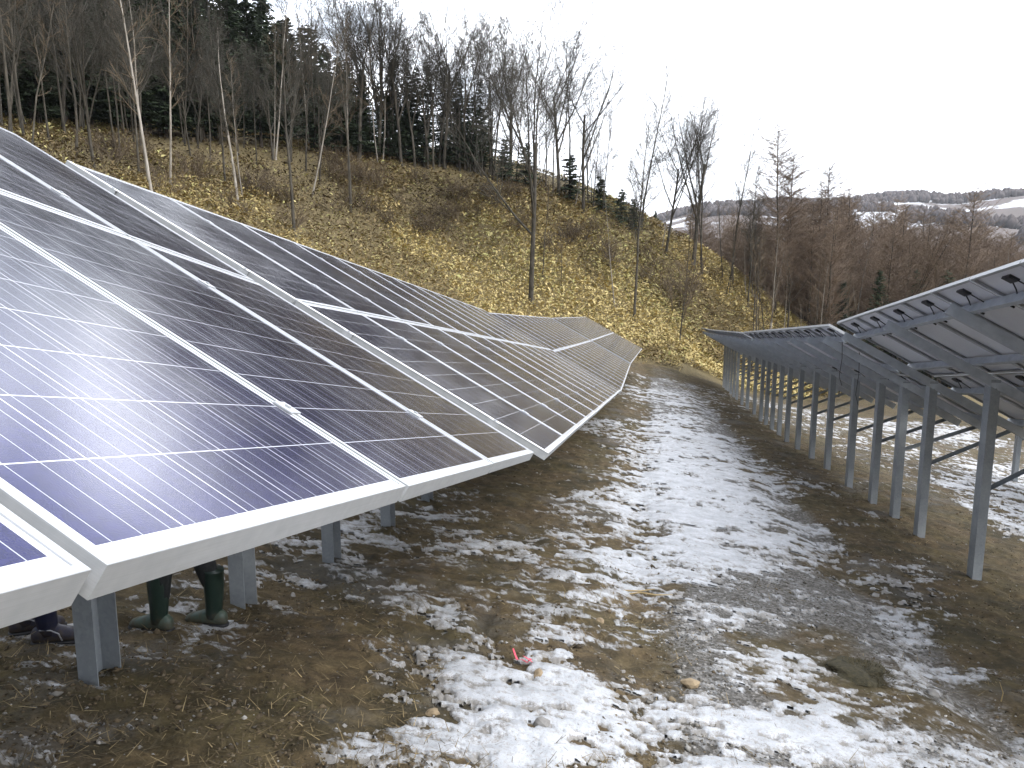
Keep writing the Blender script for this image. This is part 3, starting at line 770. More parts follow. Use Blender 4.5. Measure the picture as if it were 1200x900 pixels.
print('protos', [len(p[2].polygons) for p in (F_[0], S_[0], P_[0], B_[0], E_[0], L_[0])])

def top_of(proto): return max(max(v.co.z for v in proto[1].vertices), max(v.co.z for v in proto[2].vertices))
HT = {}
def put_px(proto, hp, u, v, vtop, label, cat, group=None, far=None, **kw):
    """stand a tree on the ground seen at (u,v) so that it reaches photo height vtop; hp = prototype height"""
    if far is None: x, y, z = on_ground(u, v)
    else:
        rx, _ = ray(u, v); y = far; x = rx * y; z = tz(x, y)
    _, rz = ray(u, max(vtop, -45)); h = rz * y - z
    if id(proto[2]) not in HT: HT[id(proto[2])] = top_of(proto)
    hp = HT[id(proto[2])]
    wd = kw.pop('wide', None)
    if proto[0] == 'bare_tree': h *= 1.12 if u > 400 else 1.03; wd = wd or 1.12
    if wd: kw['sxy'] = h / hp * wd
    return plant(proto, x, y, label, cat, group, s=h / hp, **kw)

T = 'tree'
# trees one can tell apart ----------------------------------------------------
put_px(F_[0], 17.5, 622, 358, -25, 'tallest bare tree rising alone from the grass bank above the third left table', T, rz=.4, wide=1.15)
put_px(F_[1], 17.5, 683, 250, 50, 'bare tree with a dense fan of twigs, its crown edge against the white sky', T, rz=2.)
put_px(S_[0], 16, 743, 378, 128, 'slender bare tree at the foot of the bank with one long arm to the side', T, rz=1.)
put_px(PP_[0], 8, 721, 365, 215, 'thin pale sapling standing just beside the slender one-armed tree', 'sapling')
put_px(F_[2], 17.5, 812, 318, 108, 'bushy bare tree at the low end of the ridge, twigs fanned over the valley', T, rz=.2)
put_px(F_[3], 17.5, 780, 300, 128, 'bare tree leaning out over the low end of the ridge', T, rz=3.)
put_px(P_[0], 8, 796, 405, 235, 'brown twiggy sapling at the path end, right in front of the golden bank', 'sapling')
put_px(B_[0], 2.4, 796, 372, 290, 'reddish brown shrub on the golden bank above the path end', 'shrub')
put_px(L_[0], 15, 907, 388, 140, 'tallest thin larch behind the farthest right table, standing above all larches near it', T, far=64, sxy=1.0)
put_px(L_[1], 15, 922, 388, 172, 'pale stemmed larch close beside the tallest larch', T, far=66)
put_px(L_[2], 15, 963, 392, 183, 'spindly larch whose bare tip stands clear above the wood', T, far=72)
put_px(L_[3], 15, 991, 392, 210, 'short tipped larch next to the spindly one, just clear of the wood', T, far=74)
put_px(L_[4], 15, 1131, 330, 212, 'dark larch with a tufted top standing before the snowy fields', T, far=70)
put_px(SP_[0], 14, 176, 222, -60, 'thick pale trunk leaning over the slope above the nearest panels', T, lean=(0, -.07), rz=1.)
put_px(SP_[1], 14, 279, 240, -10, 'pale double stemmed bare tree with spreading forks on the slope', T, rz=.5)
put_px(PP_[1], 8, 285, 236, 60, 'thin pale stem growing right against the pale double stemmed tree', 'sapling', lean=(0, .03))
put_px(S_[1], 16, 345, 278, -30, 'bare tree standing lowest on the slope behind the second table, dark straight trunk', T)
put_px(F_[4], 17.5, 444, 188, -40, 'twin leadered bare tree on the crest, tall dark fork above low spruces', T, rz=1.1)
put_px(F_[5], 17.5, 421, 190, -30, 'bare tree with a crooked leaning limb on the crest, left of a tall dark fork', T, rz=.3)
put_px(S_[2], 16, 497, 196, -12, 'straight bare tree with a bushy top on the crest between spruces', T)
put_px(S_[3], 16, 508, 198, 5, 'bare tree slightly shorter than the straight one it stands beside on the crest', T)
put_px(F_[0], 17.5, 545, 200, 2, 'broad bare tree with a rounded brownish crown at the end of the crest spruces', T, rz=4.)
put_px(S_[4], 16, 563, 205, 25, 'thin bare tree filling the gap beside the rounded brownish crown', T)
put_px(F_[1], 17.5, 598, 215, 30, 'bare tree with long bowed limbs where the dark spruces end', T, rz=5.)
put_px(F_[4], 17.5, 655, 232, 20, 'bare tree behind the tallest one, trunk hidden by small spruces', T, rz=2.6)
put_px(S_[2], 16, 857, 330, 150, 'bare tree rising from the dark hollow beyond the golden bank', T)
put_px(P_[2], 8, 658, 335, 250, 'small sapling with a bare leaning stem on the middle of the grass bank', 'sapling')
put_px(P_[3], 8, 636, 330, 195, 'long thin sapling right behind the tallest tree on the bank', 'sapling')
put_px(P_[1], 8, 648, 300, 235, 'pale short sapling high on the bank, beside the trunk of the tallest tree', 'sapling')

rs = random.Random(11)
# belt of bare trees among and before the spruces on the left slope --------------
GB = 'bare trees on the wooded slope'
lab = ['bare grey trunk among many in the dark wood on the slope', 'slim bare tree with rising twigs in front of the dark spruces', 'thin bare stem on the brown wooded slope above the panels']
for i in range(92):
    u = rs.uniform(-90, 420); top = np.interp(u, [-90, 0, 150, 300, 420], [128, 140, 152, 165, 178]); v = rs.uniform(top + 2, top + np.interp(u, [-90, 0, 200, 420], [20, 30, 95, 110]) * rs.random() ** 1.4 + 4)
    k = rs.random(); hh = rs.uniform(14, 22) * np.interp(u, [-90, 150, 300, 420], [1.05, 1, .9, .85])
    x, y, z = on_ground(u, v)
    hh = min(hh, ray(u, (rs.uniform(-105, -25) if u < 190 else rs.uniform(-30, 60)))[1] * y - z)
    if k < .28: plant(F_[i % 6], x, y, 'forked bare tree with a spreading top in the dark wood', T, GB, s=hh / top_of(F_[i % 6]))
    elif k < .72: plant(S_[i % 5], x, y, lab[0] if k < .5 else lab[1], T, GB, s=hh / top_of(S_[i % 5]), lean=(rs.uniform(-.05, .05), rs.uniform(-.06, .06)))
    else: plant((P_ + PP_)[i % 7], x, y, lab[2], 'sapling', 'saplings on the wooded slope', s=rs.uniform(.7, 1.4), lean=(rs.uniform(-.08, .08), rs.uniform(-.08, .08)))
for i in range(38):      # crest towards the right
    u = rs.uniform(400, 720); v = np.interp(u, [400, 430, 560, 640, 700, 770], [178, 181, 192, 217, 242, 276]) + rs.uniform(-1, 14)
    x, y, z = on_ground(u, v)
    if rs.random() < .68:
        pr = (S_ + F_)[rs.randrange(11)]; vt = np.interp(u, [400, 560, 640, 680, 720], [-15, -5, 15, 75, 140]) + rs.uniform(-10, 75); k_ = max(3, ray(u, vt)[1] * y - z) / top_of(pr) * 1.12
        plant(pr, x, y, 'bare tree along the crest of the bank, twigs against pale sky', T, 'bare trees on the crest', s=k_, sxy=k_ * rs.uniform(.9, 1.2))
    else: plant((P_ + PP_)[i % 7], x, y, 'low thin sapling along the crest of the bank', 'sapling', 'saplings on the crest', s=rs.uniform(.6, 1.2))
for i in range(16):      # end of the spur
    u = rs.uniform(740, 885); v = np.interp(u, [740, 770, 830, 885], [262, 278, 312, 352]) + rs.uniform(0, 22)
    x, y, z = on_ground(u, v)
    if rs.random() < .45: plant(S_[i % 5], x, y, 'slim bare tree on the falling end of the ridge', T, 'bare trees at the ridge end', s=rs.uniform(.45, .8))
    else: plant((P_ + PP_)[i % 7], x, y, 'thin bare sapling on the falling end of the ridge', 'sapling', 'saplings at the ridge end', s=rs.uniform(.6, 1.2))
# spruces ------------------------------------------------------------------------
GS = 'dark spruces behind the bare trees'
for i in range(104):
    u = -140 + 560 * (i + rs.random()) / 104; y = np.interp(u, [-140, 0, 150, 300, 420], [40, 43, 49, 57, 65]) + rs.uniform(0, 16)
    x = ray(u, 150)[0] * y; z = tz(x, y); top = np.interp(u, [-140, 100, 200, 300, 350, 420], [-110, -95, -50, 5, 38, 85]) + rs.uniform(-25, 34)
    h = max(6, ray(u, top)[1] * y - z)
    plant(E_[i % 4], x, y, 'dark spruce crowded into the wood on top of the slope' if u < 290 else 'dark spruce with a pointed top showing between bare trees', T, GS, s=h / 15, sxy=h / 15 * 1.25)
for (u, v, vt, l) in [(425, 186, 84, 'pointed dark spruce standing taller than its neighbours on the crest'), (401, 184, 72, 'dense dark spruce just left of the pointed one on the crest'),
                   (455, 188, 110, 'dark spruce under the tall forked tree on the crest'), (476, 190, 128, 'low spruce in the crest row beside the straight bare trees'), (497, 193, 136, 'low spruce behind the straight bare trees on the crest'),
                   (519, 194, 130, 'dark spruce at the thick part of the crest row'), (537, 196, 118, 'full dark spruce below the broad rounded crown'), (556, 202, 112, 'last tall spruce of the crest row, sky open beside it'),
                   (567, 206, 132, 'slightly lower spruce after the last tall one'), (592, 214, 162, 'small loose spruce where the crest begins to fall'), (616, 220, 166, 'small loose spruce behind the tallest bare tree'), (668, 238, 180, 'small spruce under the crown with the dense fan of twigs'),
                   (703, 250, 205, 'little open spruce on the falling crest'), (728, 262, 220, 'little dark spruce just behind the one-armed slender tree'), (742, 272, 232, 'lowest dark little spruce on the crest line'), (767, 296, 246, 'single small spruce beyond the ridge against the hazy hill')]:
    big = v - vt > 62
    put_px(E_[len(l) % 4] if big else EY_[len(l) % 3], 15 if big else 5, u, v, vt, l, T, far=None if v < 275 else 68, wide=1.45 if big else 1.1)
for i in range(30):
    u = rs.uniform(-90, 400); v = np.interp(u, [-90, 0, 150, 300, 420], [128, 141, 154, 167, 180]) + rs.uniform(0, 5)
    x, y, z = on_ground(u, v); top = np.interp(u, [-90, 150, 300, 420], [-60, -30, 30, 85]) + rs.uniform(-25, 50); h = ray(u, top)[1] * y - z
    plant(E_[i % 4], x, y, 'dark spruce at the front of the wood, bare stems close before it', T, 'spruces at the front of the wood', s=max(4, h) / 15, sxy=max(4, h) / 15 * 1.15)
for i in range(26):      # understorey of young spruce closing the gaps in the crest row
    u = rs.uniform(380, 575); v = np.interp(u, [380, 430, 560, 600], [176, 181, 192, 205]) + rs.uniform(1, 6)
    x, y, z = on_ground(u, v); y2 = y + rs.uniform(1, 5); x2 = x * y2 / y
    plant(E_[i % 4], x2, y2, 'dark young spruce packed into the crest row', T, 'young spruces of the crest row', s=rs.uniform(.28, .45))
# larch wood in the valley ----------------------------------------------------------
GL = 'larches of the valley wood'
for i in range(215):
    k = rs.random() ** .8
    u = rs.uniform(800, 1290); y = 57 + 62 * k
    x = ray(u, 300)[0] * y; z = tz(x, y)
    top = np.interp(u, [800, 860, 930, 1000, 1100, 1200, 1290], [266, 244, 232, 240, 258, 278, 285]) + rs.uniform(-16, 38)
    h = ray(u, top)[1] * y - z
    if y < 70 and u < 880: continue
    if rs.random() < .38:
        pr = BW_[i % 6]; plant(pr, x, y, 'bare brownish tree with a rounded fine-twigged crown in the valley wood', T, 'bare trees of the valley wood', s=h / top_of(pr), sxy=h / top_of(pr) * rs.uniform(1, 1.35)); continue
    plant(L_[i % 6], x, y, 'reddish brown larch in the dense wood beyond the right panel row' if u > 950 else 'grey brown larch in the dense wood past the path end', T, GL, s=h / 15, sxy=max(.75, h / 15) * rs.uniform(.9, 1.25))
for i in range(30):
    u = rs.uniform(840, 1200); y = rs.uniform(58, 95); x = ray(u, 300)[0] * y; z = tz(x, y); h = ray(u, rs.uniform(300, 345))[1] * y - z
    plant(E_[i % 4], x, y, 'dark spruce half hidden among the bare larches of the valley', T, 'spruces in the valley wood', s=max(4, h) / 15)
for i in range(30):
    u = rs.uniform(870, 1200); y = rs.uniform(50, 62); x = ray(u, 360)[0] * y
    plant((P_ + PP_)[i % 7], x, y, 'thin pale sapling at the near edge of the larch wood', 'sapling', 'saplings before the larch wood', s=rs.uniform(.6, 1.25), lean=(rs.uniform(-.12, .12), rs.uniform(-.15, .15)))
# brown brush ------------------------------------------------------------------------
for i in range(58):
    if i < 30: u = rs.uniform(380, 620); v = np.interp(u, [380, 620], [228, 262]) + rs.uniform(-28, 32)
    elif i < 44: u = rs.uniform(620, 860); v = np.interp(u, [620, 860], [268, 352]) + rs.uniform(-14, 24)
    else: u = rs.uniform(120, 380); v = np.interp(u, [120, 380], [190, 260]) + rs.uniform(-14, 24)
    x, y, z = on_ground(u, v)
    plant(B_[i % 3], x, y, 'low tangled brown shrub on the upper part of the bank', 'shrub', 'shrubs on the bank', s=rs.uniform(.45, .95), sxy=rs.uniform(.8, 1.5))
# fallen log and pale snag
x, y, z = on_ground(250, 281); m = MB()
pts = [Vector((-2.2, .2, .05)), Vector((-1, 0, .16)), Vector((.2, -.05, .22)), Vector((1.5, .1, .32))]
m.tube(pts, [.10, .12, .12, .09], 8); m.tube([pts[2], pts[2] + Vector((.4, .2, .5))], [.05, .02], 5)
fl = m.build('fallen_log', M['bark'], None, True); fl.location = (x, y, nz1(x, y)); tag(fl, 'fallen grey log lying across the brown slope above the second table', 'log')

# bamboo grass on the bank --------------------------------------------------------------
def bamboo_grass():
    rng = np.random.default_rng(5); N = 640000
    x = rng.uniform(-34, 26, N); y = rng.uniform(3, 68, N)
    lo, hi = path_sides(y); dist = np.hypot(x, y)
    on = np.maximum((lo - x) > 4.6 + rng.normal(0, .5, N), (y + (x - 8) * -.5) > 46.2 + rng.normal(0, .4, N))
    on &= (x / y > -.80) & (x < hi + 14) & ~((x > hi - 1) & (y < 50))
    dn = fbm(x * .22, y * .22, 81, 3)
    zt = terrain(x, y)
    crest = sstep(3.6, 6.4, zt)
    keep = rng.random(N) < np.clip(1.25 - crest * .85 - .75 * sstep(.42, .62, dn) * sstep(-2, 2.5, zt), .12, 1)
    m = on & keep; x, y, zt, dn, dist = x[m], y[m], zt[m], dn[m], dist[m]; n = len(x)
    z = near_z(x, y)
    a = rng.uniform(0, 6.283, n); tilt = rng.uniform(-.25, 1.1, n); L = np.clip(rng.lognormal(-2.0, .42, n), .05, .42) * np.clip(dist / 38, .8, 1.5); wd = L * rng.uniform(.13, .22, n)
    hgt = rng.uniform(.02, .5, n) * np.clip(1.1 - .5 * sstep(2, 6, zt), .5, 1)
    dx, dy = np.cos(a), np.sin(a); c, s = np.cos(tilt), np.sin(tilt)
    base = np.stack([x, y, z + hgt], 1)
    d = np.stack([dx * c, dy * c, s], 1) * L[:, None]
    roll = rng.uniform(-.7, .7, n)
    sd = np.stack([-dy, dx, roll], 1) * wd[:, None]
    mid = base + d * .45 + [0, 0, .01]; tip = base + d - np.stack([x * 0, x * 0, L * .25], 1)
    V = np.stack([base, mid + sd, tip, mid - sd], 1).reshape(-1, 3); F = np.arange(4 * n).reshape(n, 4)
    m_, nt, b = new_mat('dry_bamboo_grass'); g = G(nt)
    at_ = g.n("ShaderNodeAttribute", attribute_name='tone')
    c = g.ramp(at_.outputs["Fac"], [(0, (.085, .062, .034)), (.3, (.19, .138, .062)), (.55, (.43, .335, .135)), (.8, (.62, .50, .235)), (1, (.29, .275, .10))])
    g.l(c, b.inputs["Base Color"]); b.inputs["Roughness"].default_value = .7; b.inputs["Specular IOR Level"].default_value = .25
    me = mesh_np('bamboo_grass', V, F, m_)
    tone = np.clip(.64 + rng.normal(0, .075, n) - .30 * sstep(.45, .62, dn) - .36 * sstep(-1, 5, zt) + .10 * (fbm(x * .6, y * .6, 91, 2) - .5), 0, .88)
    g_ = rng.random(n) < .14 + .35 * sstep(.5, .7, fbm(x * .12 + 5, y * .12, 95, 2)); tone[g_] = rng.uniform(.9, 1, g_.sum())
    at = me.attributes.new('tone', 'FLOAT', 'FACE'); at.data.foreach_set('value', tone.astype(np.float32))
    o = obj('bamboo_grass', me); tag(o, 'dry golden bamboo grass covering the bank behind the left panel row', 'grass', kind='stuff')
    print('grass leaves', n)
bamboo_grass()

# far woods on the other side of the valley: one mass of bare crowns
def far_wood():
    rng = np.random.default_rng(9); N = 26000
    azr = np.radians(rng.uniform(6, 42, N)); r = rng.uniform(300, 1350, N) ; x, y = np.sin(azr) * r, np.cos(azr) * r
    belt = (fbm(x / 130 + 9, y / 130, 33, 3) > .56) | (np.abs(r - 1240 - 60 * (fbm(np.degrees(azr) / 6, azr * 0, 35, 2) - .5)) < 55)
    x, y = x[belt], y[belt]; n = len(x); z = terrain(x, y)
    hh = rng.uniform(6, 12, n); ww = rng.uniform(2.0, 4.5, n)
    V = []; F = []; off = 0
    k = 6; a = np.linspace(0, 2 * np.pi, k, endpoint=False)
    lev = [(.0, .25), (.25, .8), (.6, 1.0), (.85, .6), (1.0, .12)]
    rings = []
    for (f, s) in lev:
        jit = rng.uniform(.65, 1.25, (n, k))
        rings.append(np.stack([x[:, None] + np.cos(a)[None] * ww[:, None] * s * jit, y[:, None] + np.sin(a)[None] * ww[:, None] * s * jit, np.repeat((z - .5 + hh * f)[:, None], k, 1) + rng.normal(0, .4, (n, k))], -1))
    V = np.stack(rings, 1)                         # n, lev, k, 3
    nl = len(lev); i = np.arange(n)[:, None, None] * nl * k + np.arange(nl - 1)[None, :, None] * k; j = np.arange(k)[None, None]
    F = np.stack([i + j, i + (j + 1) % k, i + k + (j + 1) % k, i + k + j], -1).reshape(-1, 4)
    mt = simple_mat('distant_bare_wood', (.075, .062, .060), (.13, .11, .105), .15, .95, spec=.1)
    o = obj('distant_wood', mesh_np('distant_wood', V.reshape(-1, 3), F, mt)); tag(o, 'far belts of bare woodland between snowy fields on the opposite hillside', 'wood', kind='stuff')
far_wood()

# ------------------------------------------------------------------ loose bits on the ground
def rock_mesh(name, seed, r, mat, squash=.6, sub=2):
    rng = random.Random(seed); bm = bmesh.new(); bmesh.ops.create_icosphere(bm, subdivisions=sub, radius=r)
    off = Vector((rng.uniform(0, 50), rng.uniform(0, 50), 3))
    from mathutils import noise as mn
    sx, sy = rng.uniform(.8, 1.3), rng.uniform(.7, 1.1)
    for v in bm.verts:
        k = 1 + .55 * mn.noise(v.co / r * .9 + off) + .2 * mn.noise(v.co / r * 2.3 + off)
        v.co = Vector((v.co.x * sx * k, v.co.y * sy * k, v.co.z * squash * k))
    for f in bm.faces: f.smooth = False
    me = bpy.data.meshes.new(name); bm.to_mesh(me); bm.free(); me.materials.append(mat); return me
for i, (u, v, r, mt, l) in enumerate([(808, 802, .062, 'stone', 'biggest tan stone, angular, on the brown patch amid the snow'), (631, 790, .045, 'stone', 'tan stone beside the scrap of pink tape'),
        (703, 729, .045, 'stone', 'tan stone at the edge of the brown patch farther up the path'), (507, 833, .04, 'stone', 'small tan stone with snow on one side, on the bare soil'),
        (1093, 812, .05, 'stone_grey', 'flat pale stone near the rut below the first right post'), (840, 684, .055, 'stone_grey', 'flat grey stone on the gravel of the path'),
        (1026, 747, .05, 'stone_grey', 'grey stone on the dark soil hump by the rut'), (636, 851, .05, 'stone_grey', 'dark grey stone poking out of the snow near the photo bottom')]):
    x, y, z = on_ground(u, v); o = obj('stone', rock_mesh('stone', i, r, M[mt])); o.location = (x, y, nz1(x, y) + r * .3); o.rotation_euler = (0, 0, i * 1.3); tag(o, l, 'stone')
# scrap of pink marking tape
x, y, z = on_ground(612, 776); m = MB()
def ribbon(m, pts, w):
    vs = []
    for i, p in enumerate(pts):
        p = Vector(p); t = (Vector(pts[min(i + 1, len(pts) - 1)]) - Vector(pts[max(i - 1, 0)])).normalized(); s = t.cross(Vector((.3, .2, 1))).normalized() * w
        vs += [p - s, p + s, p + s + Vector((0, 0, .002)), p - s + Vector((0, 0, .002))]
    fs = []
    for i in range(len(pts) - 1):
        for k in range(4): fs.append((i * 4 + k, i * 4 + (k + 1) % 4, i * 4 + 4 + (k + 1) % 4, i * 4 + 4 + k))
    m.add(vs, fs)
ribbon(m, [(x_ * .7, y_ * .7, z_ * .7) for (x_, y_, z_) in [(-.09, .09, .10), (-.07, .06, .05), (-.05, .03, .015), (0, 0, .03), (.05, -.02, .012), (.08, -.01, .045), (.06, .03, .02), (.02, .03, .05), (.05, -.03, .06), (.10, -.03, .02)]], .011)
o = m.build('marking_tape', M['pink']); o.location = (x, y, nz1(x, y) + .02); tag(o, 'crumpled scrap of pink plastic tape at the edge of the snow', 'tape')
# a few dry stalks
for i, (u, v, ang, l) in enumerate([(742, 690, .2, 'dry yellow stalk lying flat across the path'), (760, 694, -.1, 'thicker brown stalk lying on the gravel of the path'), (1173, 822, 1.2, 'dry pale stalk standing up from the soil at the right edge')]):
    x, y, z = on_ground(u, v); m = MB()
    if i < 2: m.tube([(-.22, 0, .02), (-.08, .02, .035), (.07, -.01, .03), (.24, .03, .02)], [.006, .009, .008, .004], 6)
    else: m.tube([(0, 0, 0), (.01, 0, .07), (-.02, .01, .16)], [.005, .004, .002], 6)
    o = m.build('dry_stalk', M['straw']); o.location = (x, y, nz1(x, y) + .015); o.rotation_euler = (0, 0, ang if i < 2 else 0); tag(o, l, 'stalk')
# dark mossy tussock
x, y, z = on_ground(1005, 792); o = obj('mossy_tussock', rock_mesh('mossy_tussock', 31, .22, simple_mat('dark_moss', (.018, .016, .007), (.055, .046, .022), 30, .95, bump=.6), .34, 4)); o.location = (x, y, nz1(x, y) + .01)
tag(o, 'dark mossy hump of soil between the snow and the right rut', 'tussock')
rng_ = np.random.default_rng(3); n_ = 1500; a_ = rng_.uniform(0, 6.28, n_); q_ = rng_.random(n_) ** .5
bx, by = np.cos(a_) * q_ * .27, np.sin(a_) * q_ * .25; bz = .06 * np.sqrt(np.clip(1 - q_ ** 2, 0, 1)) - .02
dr = np.stack([np.cos(a_) * .6 + rng_.normal(0, .5, n_), np.sin(a_) * .6 + rng_.normal(0, .5, n_), rng_.uniform(.3, 1.2, n_)], 1) * rng_.uniform(.012, .035, n_)[:, None]
c_b = np.stack([bx, by, bz], 1); sd_ = np.stack([-np.sin(a_), np.cos(a_), 0 * a_], 1) * .004
obj('moss_tufts', mesh_np('moss_tufts', np.stack([c_b - sd_, c_b + sd_, c_b + dr + sd_ * .3, c_b + dr - sd_ * .3], 1).reshape(-1, 3), np.arange(4 * n_).reshape(n_, 4), simple_mat('moss_blades', (.030, .026, .011), (.085, .068, .032), 40, .95)), o)

# countless: pebbles, clods, bits of dry grass
def scatter_bits():
    rng = np.random.default_rng(21)
    octa = np.array([(1, 0, 0), (0, 1, 0), (-1, 0, 0), (0, -1, 0), (0, 0, 1), (0, 0, -1)], float)
    of = np.array([(0, 1, 4), (1, 2, 4), (2, 3, 4), (3, 0, 4), (1, 0, 5), (2, 1, 5), (3, 2, 5), (0, 3, 5)])
    def blobs(name, x, y, s, mat, label, cat, lift=.25):
        n = len(x); z = near_z(x, y)
        c = np.stack([x, y, z + s * lift], 1)
        j = octa[None] * rng.uniform(.55, 1.25, (n, 6, 3)) * s[:, None, None] * np.array([1, 1, .7]) + rng.normal(0, .12, (n, 6, 3)) * s[:, None, None]
        a = rng.uniform(0, 6.28, n); ca, sa = np.cos(a)[:, None], np.sin(a)[:, None]
        jx = j[..., 0] * ca - j[..., 1] * sa; jy = j[..., 0] * sa + j[..., 1] * ca
        V = np.stack([jx, jy, j[..., 2]], -1) + c[:, None]
        F = of[None] + np.arange(n)[:, None, None] * 6
        o = obj(name, mesh_np(name, V.reshape(-1, 3), F.reshape(-1, 3), mat)); tag(o, label, cat, kind='stuff')
    def field(N, power=2.0):
        y = 2.4 + 26 * rng.random(N) ** power; x = rng.uniform(-.72, .72, N) * y * 1.05
        return x, y
    x, y = field(90000); lo, hi = path_sides(y)
    g = sstep(lo + .3, lo + 1.1, x) * (1 - sstep(hi - .9, hi - .1, x)); p = g * sstep(.42, .62, fbm(x * .8, y * .5, 71, 3)); k = rng.random(len(x)) < .06 + p * .6
    x, y = x[k], y[k]; s = np.clip(rng.lognormal(-4.75, .45, len(x)), .004, .03)
    m_, nt, b = new_mat('pebbles'); gg = G(nt); rp = gg.n("ShaderNodeNewGeometry").outputs["Random Per Island"]
    gg.l(gg.ramp(rp, [(0, (.07, .06, .045)), (.4, (.16, .145, .12)), (.8, (.27, .26, .24)), (1, (.45, .43, .40))]), b.inputs["Base Color"]); b.inputs["Roughness"].default_value = .85
    blobs('gravel', x, y, s, m_, 'loose grey gravel strewn along the middle of the path', 'gravel')
    x, y = field(120000); lo, hi = path_sides(y); g = sstep(lo + .3, lo + 1.1, x) * (1 - sstep(hi - .9, hi - .1, x))
    k = (rng.random(len(x)) < .42 - .34 * g) & (fbm(x * 1.3, y * 1.3, 23, 3) > .42); x, y = x[k], y[k]; s = np.clip(rng.lognormal(-4.75, .5, len(x)), .004, .035)
    m_, nt, b = new_mat('soil_clods'); gg = G(nt); rp = gg.n("ShaderNodeNewGeometry").outputs["Random Per Island"]
    gg.l(gg.ramp(rp, [(0, (.035, .026, .014)), (.5, (.085, .063, .036)), (.85, (.135, .10, .058)), (1, (.20, .165, .11))]), b.inputs["Base Color"]); b.inputs["Roughness"].default_value = .95
    blobs('soil_clods', x, y, s, m_, 'crumbs and clods of brown soil churned up beside the path', 'soil', .1)
    # flattened dead grass
    x, y = field(50000, 1.8); lo, hi = path_sides(y); g = sstep(lo + .3, lo + 1.1, x) * (1 - sstep(hi - .9, hi - .1, x))
    k = (rng.random(len(x)) < .6 - .5 * g) & (fbm(x * .9, y * .9, 27, 3) > .47); x, y = x[k], y[k]; n = len(x)
    z = near_z(x, y) + .008; a = rng.uniform(0, 6.28, n); L = rng.uniform(.03, .11, n); w = rng.uniform(.0015, .0032, n); up = rng.uniform(-.05, .45, n)
    d = np.stack([np.cos(a), np.sin(a), up], 1) * L[:, None]; sd = np.stack([-np.sin(a), np.cos(a), 0 * a], 1) * w[:, None]; c = np.stack([x, y, z], 1)
    V = np.stack([c - sd, c + sd, c + d + sd * .4, c + d - sd * .4], 1).reshape(-1, 3)
    m_, nt, b = new_mat('dead_grass'); gg = G(nt); rp = gg.n("ShaderNodeNewGeometry").outputs["Random Per Island"]
    gg.l(gg.ramp(rp, [(0, (.05, .04, .018)), (.5, (.12, .09, .045)), (.9, (.24, .18, .09)), (1, (.4, .31, .16))]), b.inputs["Base Color"]); b.inputs["Roughness"].default_value = .9
    o = obj('dead_grass', mesh_np('dead_grass', V, np.arange(4 * n).reshape(n, 4), m_)); tag(o, 'short dead grass trodden into the soil on both sides of the path', 'grass', kind='stuff')
scatter_bits()

# ------------------------------------------------------------------ two people standing under the nearest table
def skin_mesh(name, pts, edges, radii, mat, parent=None, root=0, sub=2):
    me = bpy.data.meshes.new(name); me.from_pydata([Vector(p) for p in pts], edges, []); me.update(); me.materials.append(mat)
    o = obj(name, me, parent)
    md = o.modifiers.new('Skin', 'SKIN'); md.use_smooth_shade = True
    for i, v in enumerate(me.skin_vertices[0].data):
        r = radii[i]; v.radius = r if hasattr(r, '__len__') else (r, r); v.use_root = (i == root)
    s = o.modifiers.new('Subdivision', 'SUBSURF'); s.levels = sub; s.render_levels = sub
    return o
def loft(m, secs, n=14, cap=True):
    """secs: (x, z centre, half width y, half height z, flat bottom z or None)"""
    vs = []
    for (x, z, a, b, fl) in secs:
        for k in range(n):
            t = 2 * math.pi * k / n; yy = a * math.cos(t); zz = z + b * math.sin(t)
            if fl is not None: zz = max(zz, fl)
            vs.append((x, yy, zz))
    fs = []
    for i in range(len(secs) - 1):
        for k in range(n): fs.append((i * n + k, (i + 1) * n + k, (i + 1) * n + (k + 1) % n, i * n + (k + 1) % n))
    if cap: fs.append(tuple(range(n))); fs.append(tuple(range((len(secs) - 1) * n + n - 1, (len(secs) - 1) * n - 1, -1)))
    m.add(vs, fs)
def boot(parent, loc, rz, shaft_mat, foot_mat, tall=.40, trim=None):
    m = MB()
    m.tube([(-.012, 0, tall), (-.010, 0, tall - .012), (-.010, 0, tall * .75), (-.005, 0, .17), (.0, 0, .11), (.008, 0, .06)], [.073, .070, .068, .058, .055, .05], 14)
    s = m.build('boot', shaft_mat, parent, True); s.location = loc; s.rotation_euler = (0, 0, rz)
    m = MB(); loft(m, [(-.088, .05, .018, .03, .014), (-.078, .055, .034, .046, .014), (-.05, .062, .043, .056, .014), (.0, .066, .045, .062, .014), (.06, .060, .044, .052, .014), (.11, .052, .049, .042, .014), (.155, .046, .049, .035, .014), (.188, .040, .038, .028, .014), (.204, .034, .02, .018, .014)])
    m.build('foot', foot_mat, s, True)
    m = MB(); loft(m, [(-.094, .012, .02, .012, 0), (-.08, .012, .04, .014, 0), (-.03, .012, .044, .014, 0), (.05, .012, .046, .014, 0), (.11, .012, .054, .014, 0), (.16, .012, .053, .014, 0), (.195, .014, .04, .014, 0), (.213, .016, .02, .012, 0)])
    m.build('sole', M['black'], s, True)
    if trim:
        m = MB(); m.tube([(.085, .047, .03), (.07, .048, .075), (.03, .050, .10), (-.03, .049, .105)], .004, 5); m.tube([(.085, -.047, .03), (.07, -.048, .075), (.03, -.050, .10), (-.03, -.049, .105)], .004, 5); 
        m.build('trim', trim, s, True)
    return s
